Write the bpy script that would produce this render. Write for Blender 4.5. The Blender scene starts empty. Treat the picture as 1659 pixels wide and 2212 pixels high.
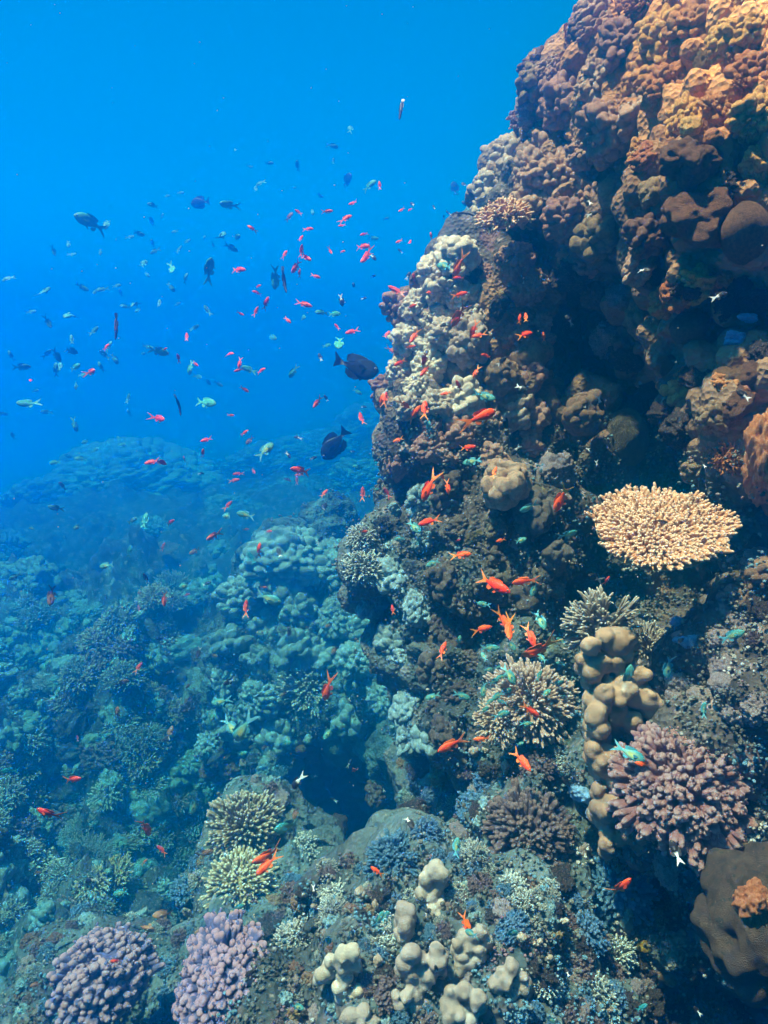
import bpy, bmesh, math, random
import numpy as np
from mathutils import Vector, Matrix, Quaternion
from mathutils.bvhtree import BVHTree

SC = bpy.context.scene
COL = SC.collection
random.seed(7)
RNG = np.random.default_rng(7)

# ------------------------------------------------------------------ camera
W0, H0 = 1659.0, 2212.0                      # measuring frame the photograph was read in
FOV = math.radians(55.0)
PITCH = math.radians(12.0)
F = (W0 / 2) / math.tan(FOV / 2)
cam = bpy.data.cameras.new('camera')
cam.sensor_fit = 'HORIZONTAL'
cam.angle = FOV
cam.clip_start, cam.clip_end = 0.02, 500
camo = bpy.data.objects.new('camera', cam)
camo.rotation_euler = (math.radians(90) - PITCH, 0, 0)
COL.objects.link(camo)
SC.camera = camo
SC.cycles.use_denoising = True
SC.cycles.volume_bounces = 4
SC.cycles.max_bounces = 7
SC.cycles.diffuse_bounces = 3
SC.cycles.glossy_bounces = 2

# ------------------------------------------------------------------ light: sun through the surface, blue water all round
SUN_EL, SUN_AZ = math.radians(70), math.radians(-110)    # azimuth from the view axis, negative = to the left
sdir = Vector((math.sin(SUN_AZ) * math.cos(SUN_EL), math.cos(SUN_AZ) * math.cos(SUN_EL), math.sin(SUN_EL)))
sun = bpy.data.lights.new('sun', 'SUN')
sun.energy = 5.0
sun.angle = math.radians(2.5)
sun.color = (1.0, 0.72, 0.58)
suno = bpy.data.objects.new('sun', sun)
suno.rotation_euler = sdir.to_track_quat('Z', 'Y').to_euler()
COL.objects.link(suno)

world = bpy.data.worlds.new('World')
SC.world = world
world.use_nodes = True
nt = world.node_tree
nt.nodes.clear()
out = nt.nodes.new('ShaderNodeOutputWorld')
sky = nt.nodes.new('ShaderNodeTexSky')
sky.sky_type = 'NISHITA'
sky.sun_disc = False
sky.sun_elevation = SUN_EL
sky.sun_rotation = SUN_AZ
bg_sky = nt.nodes.new('ShaderNodeBackground')
bg_sky.inputs['Strength'].default_value = 0.04
nt.links.new(sky.outputs[0], bg_sky.inputs['Color'])
# the light that open water sends from every side: shaped brighter to the front-left, dim below and behind to limit fill
geo = nt.nodes.new('ShaderNodeTexCoord')
sep = nt.nodes.new('ShaderNodeSeparateXYZ')
nt.links.new(geo.outputs['Generated'], sep.inputs[0])
mr = nt.nodes.new('ShaderNodeMapRange')
mr.inputs['From Min'].default_value = -1
mr.inputs['From Max'].default_value = 1
nt.links.new(sep.outputs['Z'], mr.inputs['Value'])
ramp = nt.nodes.new('ShaderNodeValToRGB')
nt.links.new(mr.outputs[0], ramp.inputs[0])
cr = ramp.color_ramp
cr.elements[0].position = 0.0
cr.elements[0].color = (0.0, 0.03, 0.09, 1)
cr.elements[1].position = 1.0
cr.elements[1].color = (0.01, 0.07, 0.15, 1)
for pos, c in ((0.30, (0.0, 0.165, 0.40)), (0.42, (0.0, 0.22, 0.47)), (0.52, (0.0, 0.19, 0.40)), (0.62, (0.0, 0.11, 0.25)), (0.70, (0.0, 0.08, 0.19)), (0.80, (0.0, 0.07, 0.16))):
    e = cr.elements.new(pos)
    e.color = (*c, 1)
dotn = nt.nodes.new('ShaderNodeVectorMath')
dotn.operation = 'DOT_PRODUCT'
nt.links.new(geo.outputs['Generated'], dotn.inputs[0])
dotn.inputs[1].default_value = (-0.35, 0.94, 0.0)
mr2 = nt.nodes.new('ShaderNodeMapRange')
mr2.inputs['From Min'].default_value = -0.6
mr2.inputs['From Max'].default_value = 0.75
mr2.inputs['To Min'].default_value = 0.22
mr2.inputs['To Max'].default_value = 1.0
nt.links.new(dotn.outputs['Value'], mr2.inputs['Value'])
bg_w = nt.nodes.new('ShaderNodeBackground')
nt.links.new(ramp.outputs[0], bg_w.inputs['Color'])
nt.links.new(mr2.outputs[0], bg_w.inputs['Strength'])
# Nishita only comes through overhead, in Snell's window
mr3 = nt.nodes.new('ShaderNodeMapRange')
mr3.inputs['From Min'].default_value = 0.66
mr3.inputs['From Max'].default_value = 0.85
nt.links.new(sep.outputs['Z'], mr3.inputs['Value'])
mixw = nt.nodes.new('ShaderNodeMixShader')
nt.links.new(mr3.outputs[0], mixw.inputs[0])
nt.links.new(bg_w.outputs[0], mixw.inputs[1])
nt.links.new(bg_sky.outputs[0], mixw.inputs[2])
nt.links.new(mixw.outputs[0], out.inputs['Surface'])

SC.view_settings.view_transform = 'Standard'
SC.view_settings.look = 'None'
SC.view_settings.exposure = 1.9
SC.view_settings.gamma = 1.0

# the water itself: one closed box of even haze
WATER_D, WATER_G = 0.178, 0.90
hm = bpy.data.materials.new('water_haze')
hm.use_nodes = True
hn = hm.node_tree
hn.nodes.clear()
ho = hn.nodes.new('ShaderNodeOutputMaterial')
pv = hn.nodes.new('ShaderNodeVolumePrincipled')
pv.inputs['Density'].default_value = WATER_D
pv.inputs['Color'].default_value = (0.0, 0.355, 0.89, 1)
pv.inputs['Absorption Color'].default_value = (0.0, 0.44, 0.99, 1)
pv.inputs['Anisotropy'].default_value = WATER_G
hn.links.new(pv.outputs[0], ho.inputs['Volume'])
hb = bpy.data.meshes.new('haze')
bmx = bmesh.new()
bmesh.ops.create_cube(bmx, size=1.0)
bmx.to_mesh(hb)
bmx.free()
haze = bpy.data.objects.new('haze', hb)
haze.scale = (24.4, 36.4, 16.6)
haze.location = (-3.5, 16.6, -6.0)
hb.materials.append(hm)
haze['kind'] = 'stuff'
haze['label'] = 'clear blue sea water filling the whole scene'
COL.objects.link(haze)

# ------------------------------------------------------------------ helpers
CP, SP = math.cos(PITCH), math.sin(PITCH)

def P(px, py, d):
    xc, yc = (px - W0 / 2) / F * d, -(py - H0 / 2) / F * d
    return Vector((xc, d * CP + yc * SP, -d * SP + yc * CP))

def pix(v):
    d = v[1] * CP - v[2] * SP
    yc = v[1] * SP + v[2] * CP
    return (v[0] / d * F + W0 / 2, H0 / 2 - yc / d * F, d)

VIEW = Vector((0, CP, -SP))

def build_mesh(name, V, faces, mat=None, smooth=True, attrs=None):
    """faces: list of (n,k) int arrays"""
    me = bpy.data.meshes.new(name)
    V = np.asarray(V, np.float32)
    me.vertices.add(len(V))
    me.vertices.foreach_set('co', V.ravel())
    tot = [np.full(len(f), f.shape[1], np.int32) for f in faces if len(f)]
    idx = [np.asarray(f, np.int32).ravel() for f in faces if len(f)]
    tot, idx = np.concatenate(tot), np.concatenate(idx)
    start = np.concatenate(([0], np.cumsum(tot)[:-1])).astype(np.int32)
    me.loops.add(len(idx))
    me.loops.foreach_set('vertex_index', idx)
    me.polygons.add(len(tot))
    me.polygons.foreach_set('loop_start', start)
    me.polygons.foreach_set('loop_total', tot)
    me.polygons.foreach_set('use_smooth', np.full(len(tot), smooth, bool))
    for an, (kind, data) in (attrs or {}).items():
        a = me.attributes.new(an, kind, 'POINT')
        if kind == 'FLOAT':
            a.data.foreach_set('value', np.asarray(data, np.float32).ravel())
        else:
            a.data.foreach_set('color', np.asarray(data, np.float32).ravel())
    me.update(calc_edges=True)
    me.validate()
    if mat:
        me.materials.append(mat)
    return me

def link(name, me, parent=None):
    o = bpy.data.objects.new(name, me)
    COL.objects.link(o)
    if parent:
        o.parent = parent
    return o

def tag(o, label, cat, group=None):
    o['label'] = label
    o['category'] = cat
    if group:
        o['group'] = group
    return o

def ico(sub):
    bm = bmesh.new()
    bmesh.ops.create_icosphere(bm, subdivisions=sub, radius=1.0)
    V = np.array([v.co[:] for v in bm.verts])
    Fc = np.array([[v.index for v in f.verts] for f in bm.faces])
    bm.free()
    return V / np.linalg.norm(V, axis=1, keepdims=True), Fc
ICO = {k: ico(k) for k in (1, 2, 3, 4, 5, 6, 7)}

# value noise / fbm / worley in numpy
def _h(ix, iy, iz, s):
    n = (ix * 374761393 + iy * 668265263 + iz * 2147483647 + s * 974634777) & 0xFFFFFFFF
    n = ((n ^ (n >> 13)) * 1274126177) & 0xFFFFFFFF
    n = ((n ^ (n >> 16)) * 2246822519) & 0xFFFFFFFF
    return ((n ^ (n >> 15)) & 0xFFFFFF) / float(0xFFFFFF)

def vnoise(p, s=0):
    i = np.floor(p).astype(np.int64)
    f = p - i
    u = f * f * f * (f * (f * 6 - 15) + 10)
    r = 0
    for a in (0, 1):
        for b in (0, 1):
            for c in (0, 1):
                w = (u[:, 0] if a else 1 - u[:, 0]) * (u[:, 1] if b else 1 - u[:, 1]) * (u[:, 2] if c else 1 - u[:, 2])
                r = r + w * _h(i[:, 0] + a, i[:, 1] + b, i[:, 2] + c, s)
    return r * 2 - 1

def fbm(p, octv=4, s=0, gain=0.5, ridge=False):
    r, a, q = 0, 1.0, np.array(p, float)
    for k in range(octv):
        n = vnoise(q, s + k)
        r = r + a * ((1 - 2 * np.abs(n)) if ridge else n)
        a *= gain
        q = q * 2.03 + 17.1
    return r

def worley(p, s=0):
    """distance to nearest feature point"""
    i = np.floor(p).astype(np.int64)
    best = np.full(len(p), 9.0)
    for a in (-1, 0, 1):
        for b in (-1, 0, 1):
            for c in (-1, 0, 1):
                j = i + np.array((a, b, c))
                q = j + np.stack([_h(j[:, 0], j[:, 1], j[:, 2], s + t) for t in (0, 31, 57)], 1)
                best = np.minimum(best, ((q - p) ** 2).sum(1))
    return np.sqrt(best)

def smoothstep(x, a, b):
    t = np.clip((x - a) / (b - a), 0, 1)
    return t * t * (3 - 2 * t)

def remesh(V, faces, voxel):
    """one watertight skin round overlapping solids"""
    me = build_mesh('tmp', V, faces)
    o = link('tmp', me)
    m = o.modifiers.new('r', 'REMESH')
    m.mode = 'VOXEL'
    m.voxel_size = voxel
    dg = bpy.context.evaluated_depsgraph_get()
    ev = o.evaluated_get(dg).to_mesh()
    n = len(ev.vertices)
    co = np.empty(n * 3, np.float32)
    ev.vertices.foreach_get('co', co)
    Q = np.array([p.vertices[:] for p in ev.polygons if len(p.vertices) == 4], np.int64).reshape(-1, 4)
    T = np.array([p.vertices[:] for p in ev.polygons if len(p.vertices) == 3], np.int64).reshape(-1, 3)
    o.evaluated_get(dg).to_mesh_clear()
    bpy.data.objects.remove(o)
    bpy.data.meshes.remove(me)
    return co.reshape(-1, 3).astype(float), Q, T

def vnormals(V, Q, T=None):
    N = np.zeros_like(V)
    for f in (Q, T):
        if f is None or not len(f):
            continue
        a = np.cross(V[f[:, 1]] - V[f[:, 0]], V[f[:, 2]] - V[f[:, 0]])
        if f.shape[1] == 4:
            a = np.cross(V[f[:, 2]] - V[f[:, 0]], V[f[:, 3]] - V[f[:, 1]])
        for k in range(f.shape[1]):
            np.add.at(N, f[:, k], a)
    return N / (np.linalg.norm(N, axis=1, keepdims=True) + 1e-12)

def smooth_verts(V, Q, T, it, w=0.5):
    E = [f[:, [k, (k + 1) % f.shape[1]]] for f in (Q, T) if len(f) for k in range(f.shape[1])]
    E = np.concatenate(E)
    deg = np.zeros(len(V))
    np.add.at(deg, E[:, 0], 1)
    np.add.at(deg, E[:, 1], 1)
    for _ in range(it):
        S = np.zeros_like(V)
        np.add.at(S, E[:, 0], V[E[:, 1]])
        np.add.at(S, E[:, 1], V[E[:, 0]])
        V = V * (1 - w) + w * S / np.maximum(deg, 1)[:, None]
    return V

def balls(spheres, sub=3):
    """spheres: (x,y,z,rx,ry,rz)"""
    Vs, Fs, n = [], [], 0
    V0, F0 = ICO[sub]
    for s in spheres:
        Vs.append(V0 * np.array(s[3:6]) + np.array(s[:3]))
        Fs.append(F0 + n)
        n += len(V0)
    return np.concatenate(Vs), [np.concatenate(Fs)]

# ------------------------------------------------------------------ materials
def mat(name, stops, scale=6.0, bump=0.4, bscale=60.0, rough=0.85, speck=None, attr=None, tip=None, wave=False, rand=0.18, coords='Object', spec=0.2, detail=6):
    """noise-coloured, bumped surface; stops = colours from dark to light; tip = colour where the 'tip' attribute is 1"""
    m = bpy.data.materials.new(name)
    m.use_nodes = True
    t = m.node_tree
    N, L = t.nodes, t.links
    bs = N['Principled BSDF']
    bs.inputs['Roughness'].default_value = rough
    bs.inputs['Specular IOR Level'].default_value = spec
    tc = N.new('ShaderNodeTexCoord')
    vec = tc.outputs[coords]
    if attr:
        a = N.new('ShaderNodeAttribute')
        a.attribute_name = attr
        col = a.outputs['Color']
        nz = N.new('ShaderNodeTexNoise')
        nz.inputs['Scale'].default_value = scale
        L.new(vec, nz.inputs['Vector'])
        hs = N.new('ShaderNodeHueSaturation')
        mr = N.new('ShaderNodeMapRange')
        mr.inputs['To Min'].default_value = 0.75
        mr.inputs['To Max'].default_value = 1.2
        L.new(nz.outputs[0], mr.inputs['Value'])
        L.new(mr.outputs[0], hs.inputs['Value'])
        L.new(col, hs.inputs['Color'])
        col = hs.outputs[0]
    else:
        nz = N.new('ShaderNodeTexNoise')
        nz.inputs['Scale'].default_value = scale
        nz.inputs['Detail'].default_value = detail
        nz.inputs['Roughness'].default_value = 0.62
        L.new(vec, nz.inputs['Vector'])
        r = N.new('ShaderNodeValToRGB')
        e = r.color_ramp.elements
        for i, c in enumerate(stops):
            p = 0.3 + 0.42 * i / max(1, len(stops) - 1)
            el = e[i] if i < 2 else e.new(p)
            el.position = p
            el.color = (*c, 1)
        L.new(nz.outputs[0], r.inputs[0])
        col = r.outputs[0]
    if speck:
        for sc_, c, th in speck:
            vz = N.new('ShaderNodeTexNoise')
            vz.inputs['Scale'].default_value = sc_
            vz.inputs['Detail'].default_value = 3
            L.new(vec, vz.inputs['Vector'])
            ms = N.new('ShaderNodeMapRange')
            ms.inputs['From Min'].default_value = th
            ms.inputs['From Max'].default_value = th + 0.05
            L.new(vz.outputs[0], ms.inputs['Value'])
            mx = N.new('ShaderNodeMix')
            mx.data_type = 'RGBA'
            L.new(ms.outputs[0], mx.inputs[0])
            L.new(col, mx.inputs[6])
            mx.inputs[7].default_value = (*c, 1)
            col = mx.outputs[2]
    if tip:
        a = N.new('ShaderNodeAttribute')
        a.attribute_name = 'tip'
        mx = N.new('ShaderNodeMix')
        mx.data_type = 'RGBA'
        L.new(a.outputs['Fac'], mx.inputs[0])
        L.new(col, mx.inputs[6])
        mx.inputs[7].default_value = (*tip, 1)
        col = mx.outputs[2]
    if rand:
        oi = N.new('ShaderNodeObjectInfo')
        hs = N.new('ShaderNodeHueSaturation')
        mr = N.new('ShaderNodeMapRange')
        mr.inputs['To Min'].default_value = 1 - rand * 1.4
        mr.inputs['To Max'].default_value = 1 + rand * 1.4
        L.new(oi.outputs['Random'], mr.inputs['Value'])
        L.new(mr.outputs[0], hs.inputs['Value'])
        mh = N.new('ShaderNodeMath')
        mh.operation = 'MULTIPLY_ADD'
        L.new(oi.outputs['Random'], mh.inputs[0])
        mh.inputs[1].default_value = rand * 0.22
        mh.inputs[2].default_value = 0.5 - rand * 0.11
        L.new(mh.outputs[0], hs.inputs['Hue'])
        L.new(col, hs.inputs['Color'])
        col = hs.outputs[0]
    L.new(col, bs.inputs['Base Color'])
    if bump:
        if wave:
            bz = N.new('ShaderNodeTexWave')
            bz.inputs['Scale'].default_value = bscale
            bz.inputs['Distortion'].default_value = 9.0
            bz.inputs['Detail Scale'].default_value = 1.6
            bo = bz.outputs['Fac']
        else:
            bz = N.new('ShaderNodeTexVoronoi')
            bz.inputs['Scale'].default_value = bscale
            bo = bz.outputs['Distance']
        L.new(vec, bz.inputs['Vector'])
        n2 = N.new('ShaderNodeTexNoise')
        n2.inputs['Scale'].default_value = bscale * 0.35
        n2.inputs['Detail'].default_value = 5
        L.new(vec, n2.inputs['Vector'])
        ad = N.new('ShaderNodeMath')
        ad.operation = 'ADD'
        L.new(bo, ad.inputs[0])
        L.new(n2.outputs[0], ad.inputs[1])
        bp = N.new('ShaderNodeBump')
        bp.inputs['Strength'].default_value = bump
        bp.inputs['Distance'].default_value = 0.01
        L.new(ad.outputs[0], bp.inputs['Height'])
        L.new(bp.outputs[0], bs.inputs['Normal'])
    return m

M = {}
M['rock'] = mat('reef_rock', [(.022, .018, .016), (.075, .055, .045), (.18, .135, .115)], 9, 1.0, 55, 0.95,
                speck=[(14, (.30, .21, .20), .60), (5.0, (.17, .085, .075), .60), (30, (.40, .34, .30), .67), (7.3, (.14, .11, .04), .66)], rand=0)
# the living skin on the rock has its own brown pigment
_t = M['rock'].node_tree
_b = _t.nodes['Principled BSDF']
_src = _b.inputs['Base Color'].links[0].from_socket
_a = _t.nodes.new('ShaderNodeAttribute')
_a.attribute_name = 'skin'
_n = _t.nodes.new('ShaderNodeTexNoise')
_n.inputs['Scale'].default_value = 2.2
_n.inputs['Detail'].default_value = 4
_r = _t.nodes.new('ShaderNodeValToRGB')
for _i, (_p, _c) in enumerate(((.3, (.09, .05, .032)), (.5, (.22, .125, .072)), (.7, (.36, .19, .10)))):
    _e = _r.color_ramp.elements[_i] if _i < 2 else _r.color_ramp.elements.new(_p)
    _e.position = _p
    _e.color = (*_c, 1)
_t.links.new(_t.nodes.new('ShaderNodeTexCoord').outputs['Object'], _n.inputs['Vector'])
_t.links.new(_n.outputs[0], _r.inputs[0])
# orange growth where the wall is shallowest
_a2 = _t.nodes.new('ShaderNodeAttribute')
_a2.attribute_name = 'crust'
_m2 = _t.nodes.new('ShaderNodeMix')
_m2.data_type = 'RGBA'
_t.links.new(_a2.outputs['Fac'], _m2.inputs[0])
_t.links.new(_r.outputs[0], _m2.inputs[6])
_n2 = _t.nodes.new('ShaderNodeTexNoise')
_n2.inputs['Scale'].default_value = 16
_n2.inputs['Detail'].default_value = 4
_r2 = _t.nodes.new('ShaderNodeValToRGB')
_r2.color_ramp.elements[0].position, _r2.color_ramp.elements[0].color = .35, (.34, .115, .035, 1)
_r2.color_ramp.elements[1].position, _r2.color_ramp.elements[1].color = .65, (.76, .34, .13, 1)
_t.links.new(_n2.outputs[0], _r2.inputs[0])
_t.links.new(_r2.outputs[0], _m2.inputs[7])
_m = _t.nodes.new('ShaderNodeMix')
_m.data_type = 'RGBA'
_t.links.new(_a.outputs['Fac'], _m.inputs[0])
_t.links.new(_src, _m.inputs[6])
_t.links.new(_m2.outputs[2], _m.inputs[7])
# cyan water light put into the rock colour, far off and low down
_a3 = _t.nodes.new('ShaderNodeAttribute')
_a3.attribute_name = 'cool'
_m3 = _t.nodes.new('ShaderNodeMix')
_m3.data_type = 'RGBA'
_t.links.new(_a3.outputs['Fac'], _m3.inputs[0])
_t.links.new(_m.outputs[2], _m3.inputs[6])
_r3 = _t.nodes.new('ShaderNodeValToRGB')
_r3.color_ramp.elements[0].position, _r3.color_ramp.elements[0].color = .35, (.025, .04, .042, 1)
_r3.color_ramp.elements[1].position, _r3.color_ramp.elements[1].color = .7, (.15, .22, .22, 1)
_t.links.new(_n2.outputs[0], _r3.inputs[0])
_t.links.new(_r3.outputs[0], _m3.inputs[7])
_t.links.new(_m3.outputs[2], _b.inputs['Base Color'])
M['floor'] = mat('reef_floor', [(.02, .022, .022), (.065, .065, .06), (.18, .175, .16)], 5, 1.0, 34, 0.95,
                 speck=[(9, (.26, .25, .24), .60), (24, (.38, .36, .34), .68)], rand=0)
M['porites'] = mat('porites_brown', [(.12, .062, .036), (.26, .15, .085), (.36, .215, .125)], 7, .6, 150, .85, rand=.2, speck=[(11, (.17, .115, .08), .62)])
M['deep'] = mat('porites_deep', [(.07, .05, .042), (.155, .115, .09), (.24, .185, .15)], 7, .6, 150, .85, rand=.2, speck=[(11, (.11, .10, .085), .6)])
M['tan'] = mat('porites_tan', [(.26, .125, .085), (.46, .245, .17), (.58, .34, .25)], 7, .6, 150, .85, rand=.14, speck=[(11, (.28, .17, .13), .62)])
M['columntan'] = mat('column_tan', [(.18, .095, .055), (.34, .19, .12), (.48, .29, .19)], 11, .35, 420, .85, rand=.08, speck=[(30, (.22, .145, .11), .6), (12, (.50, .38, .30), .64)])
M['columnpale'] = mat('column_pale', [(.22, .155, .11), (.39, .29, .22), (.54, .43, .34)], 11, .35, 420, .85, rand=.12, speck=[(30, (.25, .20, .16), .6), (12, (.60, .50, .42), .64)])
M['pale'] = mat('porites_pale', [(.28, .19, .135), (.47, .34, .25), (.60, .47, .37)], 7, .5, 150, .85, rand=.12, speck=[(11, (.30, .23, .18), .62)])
M['cream'] = mat('porites_sunlit', [(.40, .28, .20), (.62, .48, .36), (.76, .64, .52)], 7, .5, 150, .85, rand=.08, speck=[(11, (.40, .30, .24), .64)])  # paler coral copy, with sunlight on the wall edge put into its colour
M['farpale'] = mat('porites_watertint', [(.09, .13, .14), (.21, .30, .31), (.36, .47, .48)], 6, .5, 100, .85, rand=.14, speck=[(9, (.19, .20, .18), .62)])  # bluish coral copy, the water's cyan cast put into its colour
M['orange'] = mat('encrusting_orange', [(.34, .115, .03), (.66, .27, .085), (.80, .42, .18)], 8, .7, 70, .85, rand=.16,
                  speck=[(16, (.66, .38, .28), .62)])
M['dome'] = mat('dome_brown', [(.14, .06, .03), (.27, .125, .06), (.37, .19, .10)], 9, 1.0, 60, .8, rand=.12, speck=[(13, (.18, .10, .06), .6), (26, (.42, .27, .18), .68)])
M['brain'] = mat('brain_coral', [(.10, .08, .05), (.17, .13, .08), (.23, .18, .11)], 6, 1.0, 9, .85, wave=True, rand=.1)
M['table'] = mat('table_coral', [(.38, .16, .065), (.58, .27, .12), (.68, .36, .18)], 9, .4, 240, .8, tip=(.86, .57, .37), rand=.05)
M['blush'] = mat('acropora_blush', [(.26, .15, .10), (.44, .28, .20), (.54, .37, .28)], 9, .5, 220, .8, tip=(.66, .47, .38), rand=.08)
M['acropora'] = mat('acropora_yellow', [(.18, .125, .065), (.33, .235, .13), (.43, .32, .19)], 8, .4, 220, .8, tip=(.60, .49, .36), rand=.08)
M['greybush'] = mat('acropora_grey', [(.12, .12, .10), (.22, .22, .19), (.31, .31, .27)], 8, .4, 200, .8, tip=(.52, .52, .46), rand=.22)
M['pink'] = mat('pocillopora_pink', [(.32, .11, .11), (.56, .22, .22), (.70, .35, .34)], 10, .9, 190, .8, tip=(.82, .50, .47), rand=.06)
M['dullpink'] = mat('pocillopora_dull', [(.13, .08, .085), (.25, .155, .16), (.34, .22, .22)], 10, .9, 190, .8, tip=(.5, .32, .29), rand=.1)
M['lilac'] = mat('pocillopora_lilac', [(.12, .10, .23), (.23, .20, .42), (.34, .30, .52)], 6, .8, 150, .8, tip=(.84, .47, .49), rand=.08)
M['blue'] = mat('blue_coral', [(.05, .14, .28), (.12, .29, .50), (.22, .42, .64)], 10, .9, 110, .8, tip=(.30, .48, .68), rand=.1)
M['soft'] = mat('finger_soft', [(.15, .11, .09), (.25, .19, .155), (.33, .26, .21)], 8, .3, 200, .8, tip=(.46, .39, .32), rand=.05)
M['sponge'] = mat('yellow_sponge', [(.40, .22, .02), (.60, .36, .04), (.7, .5, .1)], 14, .8, 60, .8, rand=.1)
M['bluesponge'] = mat('blue_sponge', [(.10, .20, .36), (.20, .34, .52), (.3, .46, .62)], 9, .5, 60, .7, rand=.1)
M['crust'] = mat('pink_crust', [(.26, .17, .16), (.46, .34, .33), (.62, .52, .50)], 9, .8, 70, .9, rand=.15,
                 speck=[(22, (.12, .10, .08), .60), (12, (.7, .66, .62), .66)])
M['mound'] = mat('mound_smooth', [(.06, .038, .026), (.115, .07, .046), (.17, .11, .07)], 5, .9, 90, .75, rand=.05, speck=[(9, (.07, .055, .04), .6), (20, (.20, .14, .10), .66)])
M['turf'] = mat('turf', [(.05, .045, .04), (.14, .125, .105), (.26, .235, .20)], 7, .6, 160, .95, rand=0, speck=[(5, (.11, .20, .25), .56), (8.3, (.40, .36, .32), .62), (6.1, (.24, .13, .14), .62)])
FISHM = {}
FISHM['skin'] = mat('fish_skin', None, 9, .12, 60, .5, attr='Col', rand=.08, spec=.25)
FISHM['fin'] = mat('fish_fin', None, 9, .1, 60, .5, attr='Col', rand=.08, spec=.4)
FISHM['eye'] = mat('fish_eye', None, 9, 0, 60, .15, attr='Col', rand=0, spec=.6)

# ------------------------------------------------------------------ reef wall: one rock mass grown from overlapping boulders
FAR = 2.0                                 # the blue slope lies deeper than the wall
WALL = """1470 30 165 3.0;1600 0 200 2.7;1500 150 190 2.8;1400 200 150 3.1;1330 330 150 3.2;1245 310 112 3.3;1220 440 140 3.3;1135 425 90 3.4
1300 470 160 3.2;1420 330 150 3.0;1610 200 200 2.4;1620 380 170 2.2;1490 390 80 2.5;1490 500 75 2.55;1600 560 150 2.2;1520 600 80 2.45
1560 700 110 2.35;1590 850 120 2.2;1660 1000 110 2.1;1510 760 60 2.5;1590 960 80 2.3
1030 590 80 3.4;960 700 85 3.45;1060 640 110 3.5;1000 760 120 3.45;935 860 80 3.5;1050 860 140 3.4;1130 760 120 3.7;930 980 80 3.45
1020 1000 150 3.3;1150 930 120 3.4;920 1120 90 3.4;1030 1150 150 3.2;1160 1080 120 3.15;900 1250 100 3.4;1020 1300 160 3.2;1140 1230 120 3.05
900 1400 100 3.3;1000 1450 140 3.1;1120 1400 110 3.0;975 1540 90 3.0;1100 1570 110 2.85
1300 610 140 4.2;1330 760 170 4.4;1330 900 150 4.1;1400 1000 130 3.6;1290 1060 110 3.4
1450 1310 140 3.1;1330 1210 110 3.3;1560 1200 100 2.8;1650 1240 70 2.3;1500 1180 70 2.55
1570 1390 100 2.35;1640 1450 150 2.1;1560 1520 120 2.25;1640 1600 150 2.0;1480 1450 90 2.5;1400 1400 80 2.6
1390 1560 100 2.45;1330 1700 90 2.25;1480 1790 140 2.1;1600 1780 130 1.95;1380 1620 90 2.3;1400 1760 100 2.15
1250 1650 90 2.5;1150 1700 120 2.7;1095 1745 85 2.8;1150 1850 130 2.25;1020 1930 100 2.3;880 1940 95 2.4;1290 1910 130 2.3
1450 1990 120 2.4;1620 2010 130 2.1;1100 2030 150 2.0;950 2070 140 2.05;1250 2110 150 2.2;800 2060 120 2.15;1420 2170 160 2.35;1050 2210 180 1.9
800 2210 170 1.95;1600 2210 170 2.2
620 1290 120 4.5;720 1250 120 4.4;560 1380 120 4.3;680 1400 150 4.2;800 1330 120 4.1;500 1480 95 4.2;600 1530 120 4.1;740 1520 120 4.0
840 1480 100 3.8;520 1600 85 4.1;660 1620 80 4.4;800 1620 80 4.4;690 1800 140 5.0;820 1780 120 4.9;580 1690 90 4.6;900 1660 100 6.2
560 1860 110 2.75;650 1890 85 2.75;500 1960 105 2.65;700 1990 120 2.45;620 2090 140 2.25;500 2160 140 2.15;240 2180 120 2.3;120 2200 120 2.4;700 2190 130 2.05;380 2200 110 2.3"""
FILL = """1500 330 290 4.2;1450 500 330 4.6;1500 900 360 4.8;1480 1350 340 4.0;1560 1750 330 3.0;1200 560 190 4.4;1130 1000 230 4.4;1050 1350 230 4.3
1100 1750 260 3.7;1300 2050 300 2.9;900 2150 260 3.0;640 2120 180 3.8;700 1480 200 9.4;690 1700 170 9.6;850 1600 150 8.6;1600 600 300 3.3;1640 1300 250 3.2;560 2000 150 4.0;1650 190 300 3.8"""
sp = []
for row in WALL.replace('\n', ';').split(';'):
    px, py, r, d = map(float, row.split())
    if px < 880 and 1100 < py < 1850 or px < 720:
        d *= 1.85 if py < 1850 else 1.35
    R = r * d / F
    c = P(px, py, d)
    for _ in range(2):                      # each boulder gets a smaller neighbour, so the mass is knuckled
        q = c + Vector(RNG.normal(0, .45, 3)) * R
        sp.append((*q, R * RNG.uniform(.45, .7), R * RNG.uniform(.45, .7), R * RNG.uniform(.45, .75)))
    sp.append((*c, R * RNG.uniform(.82, 1), R * RNG.uniform(.9, 1.1), R * RNG.uniform(.82, 1)))
    q = c + VIEW * R * .9
    sp.append((*q, R * .95, R * 1.1, R * .95))
for row in FILL.replace('\n', ';').split(';'):
    px, py, r, d = map(float, row.split())
    R = r * d / F
    sp.append((*P(px, py, d), R, R * 1.1, R))
V, fc = balls(sp, 3)
V, Q, T = remesh(V, fc, 0.0135)
V = smooth_verts(V, Q, T, 2)
N = vnormals(V, Q, T)
dsp = .080 * fbm(V * 2.6, 3, 3) + .034 * fbm(V * 6.5, 2, 11, .5, True) + .050 * (0.55 - worley(V * 8, 5)) + .030 * (.5 - worley(V * 17, 8)) + .006 * fbm(V * 22, 2, 21)
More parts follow.
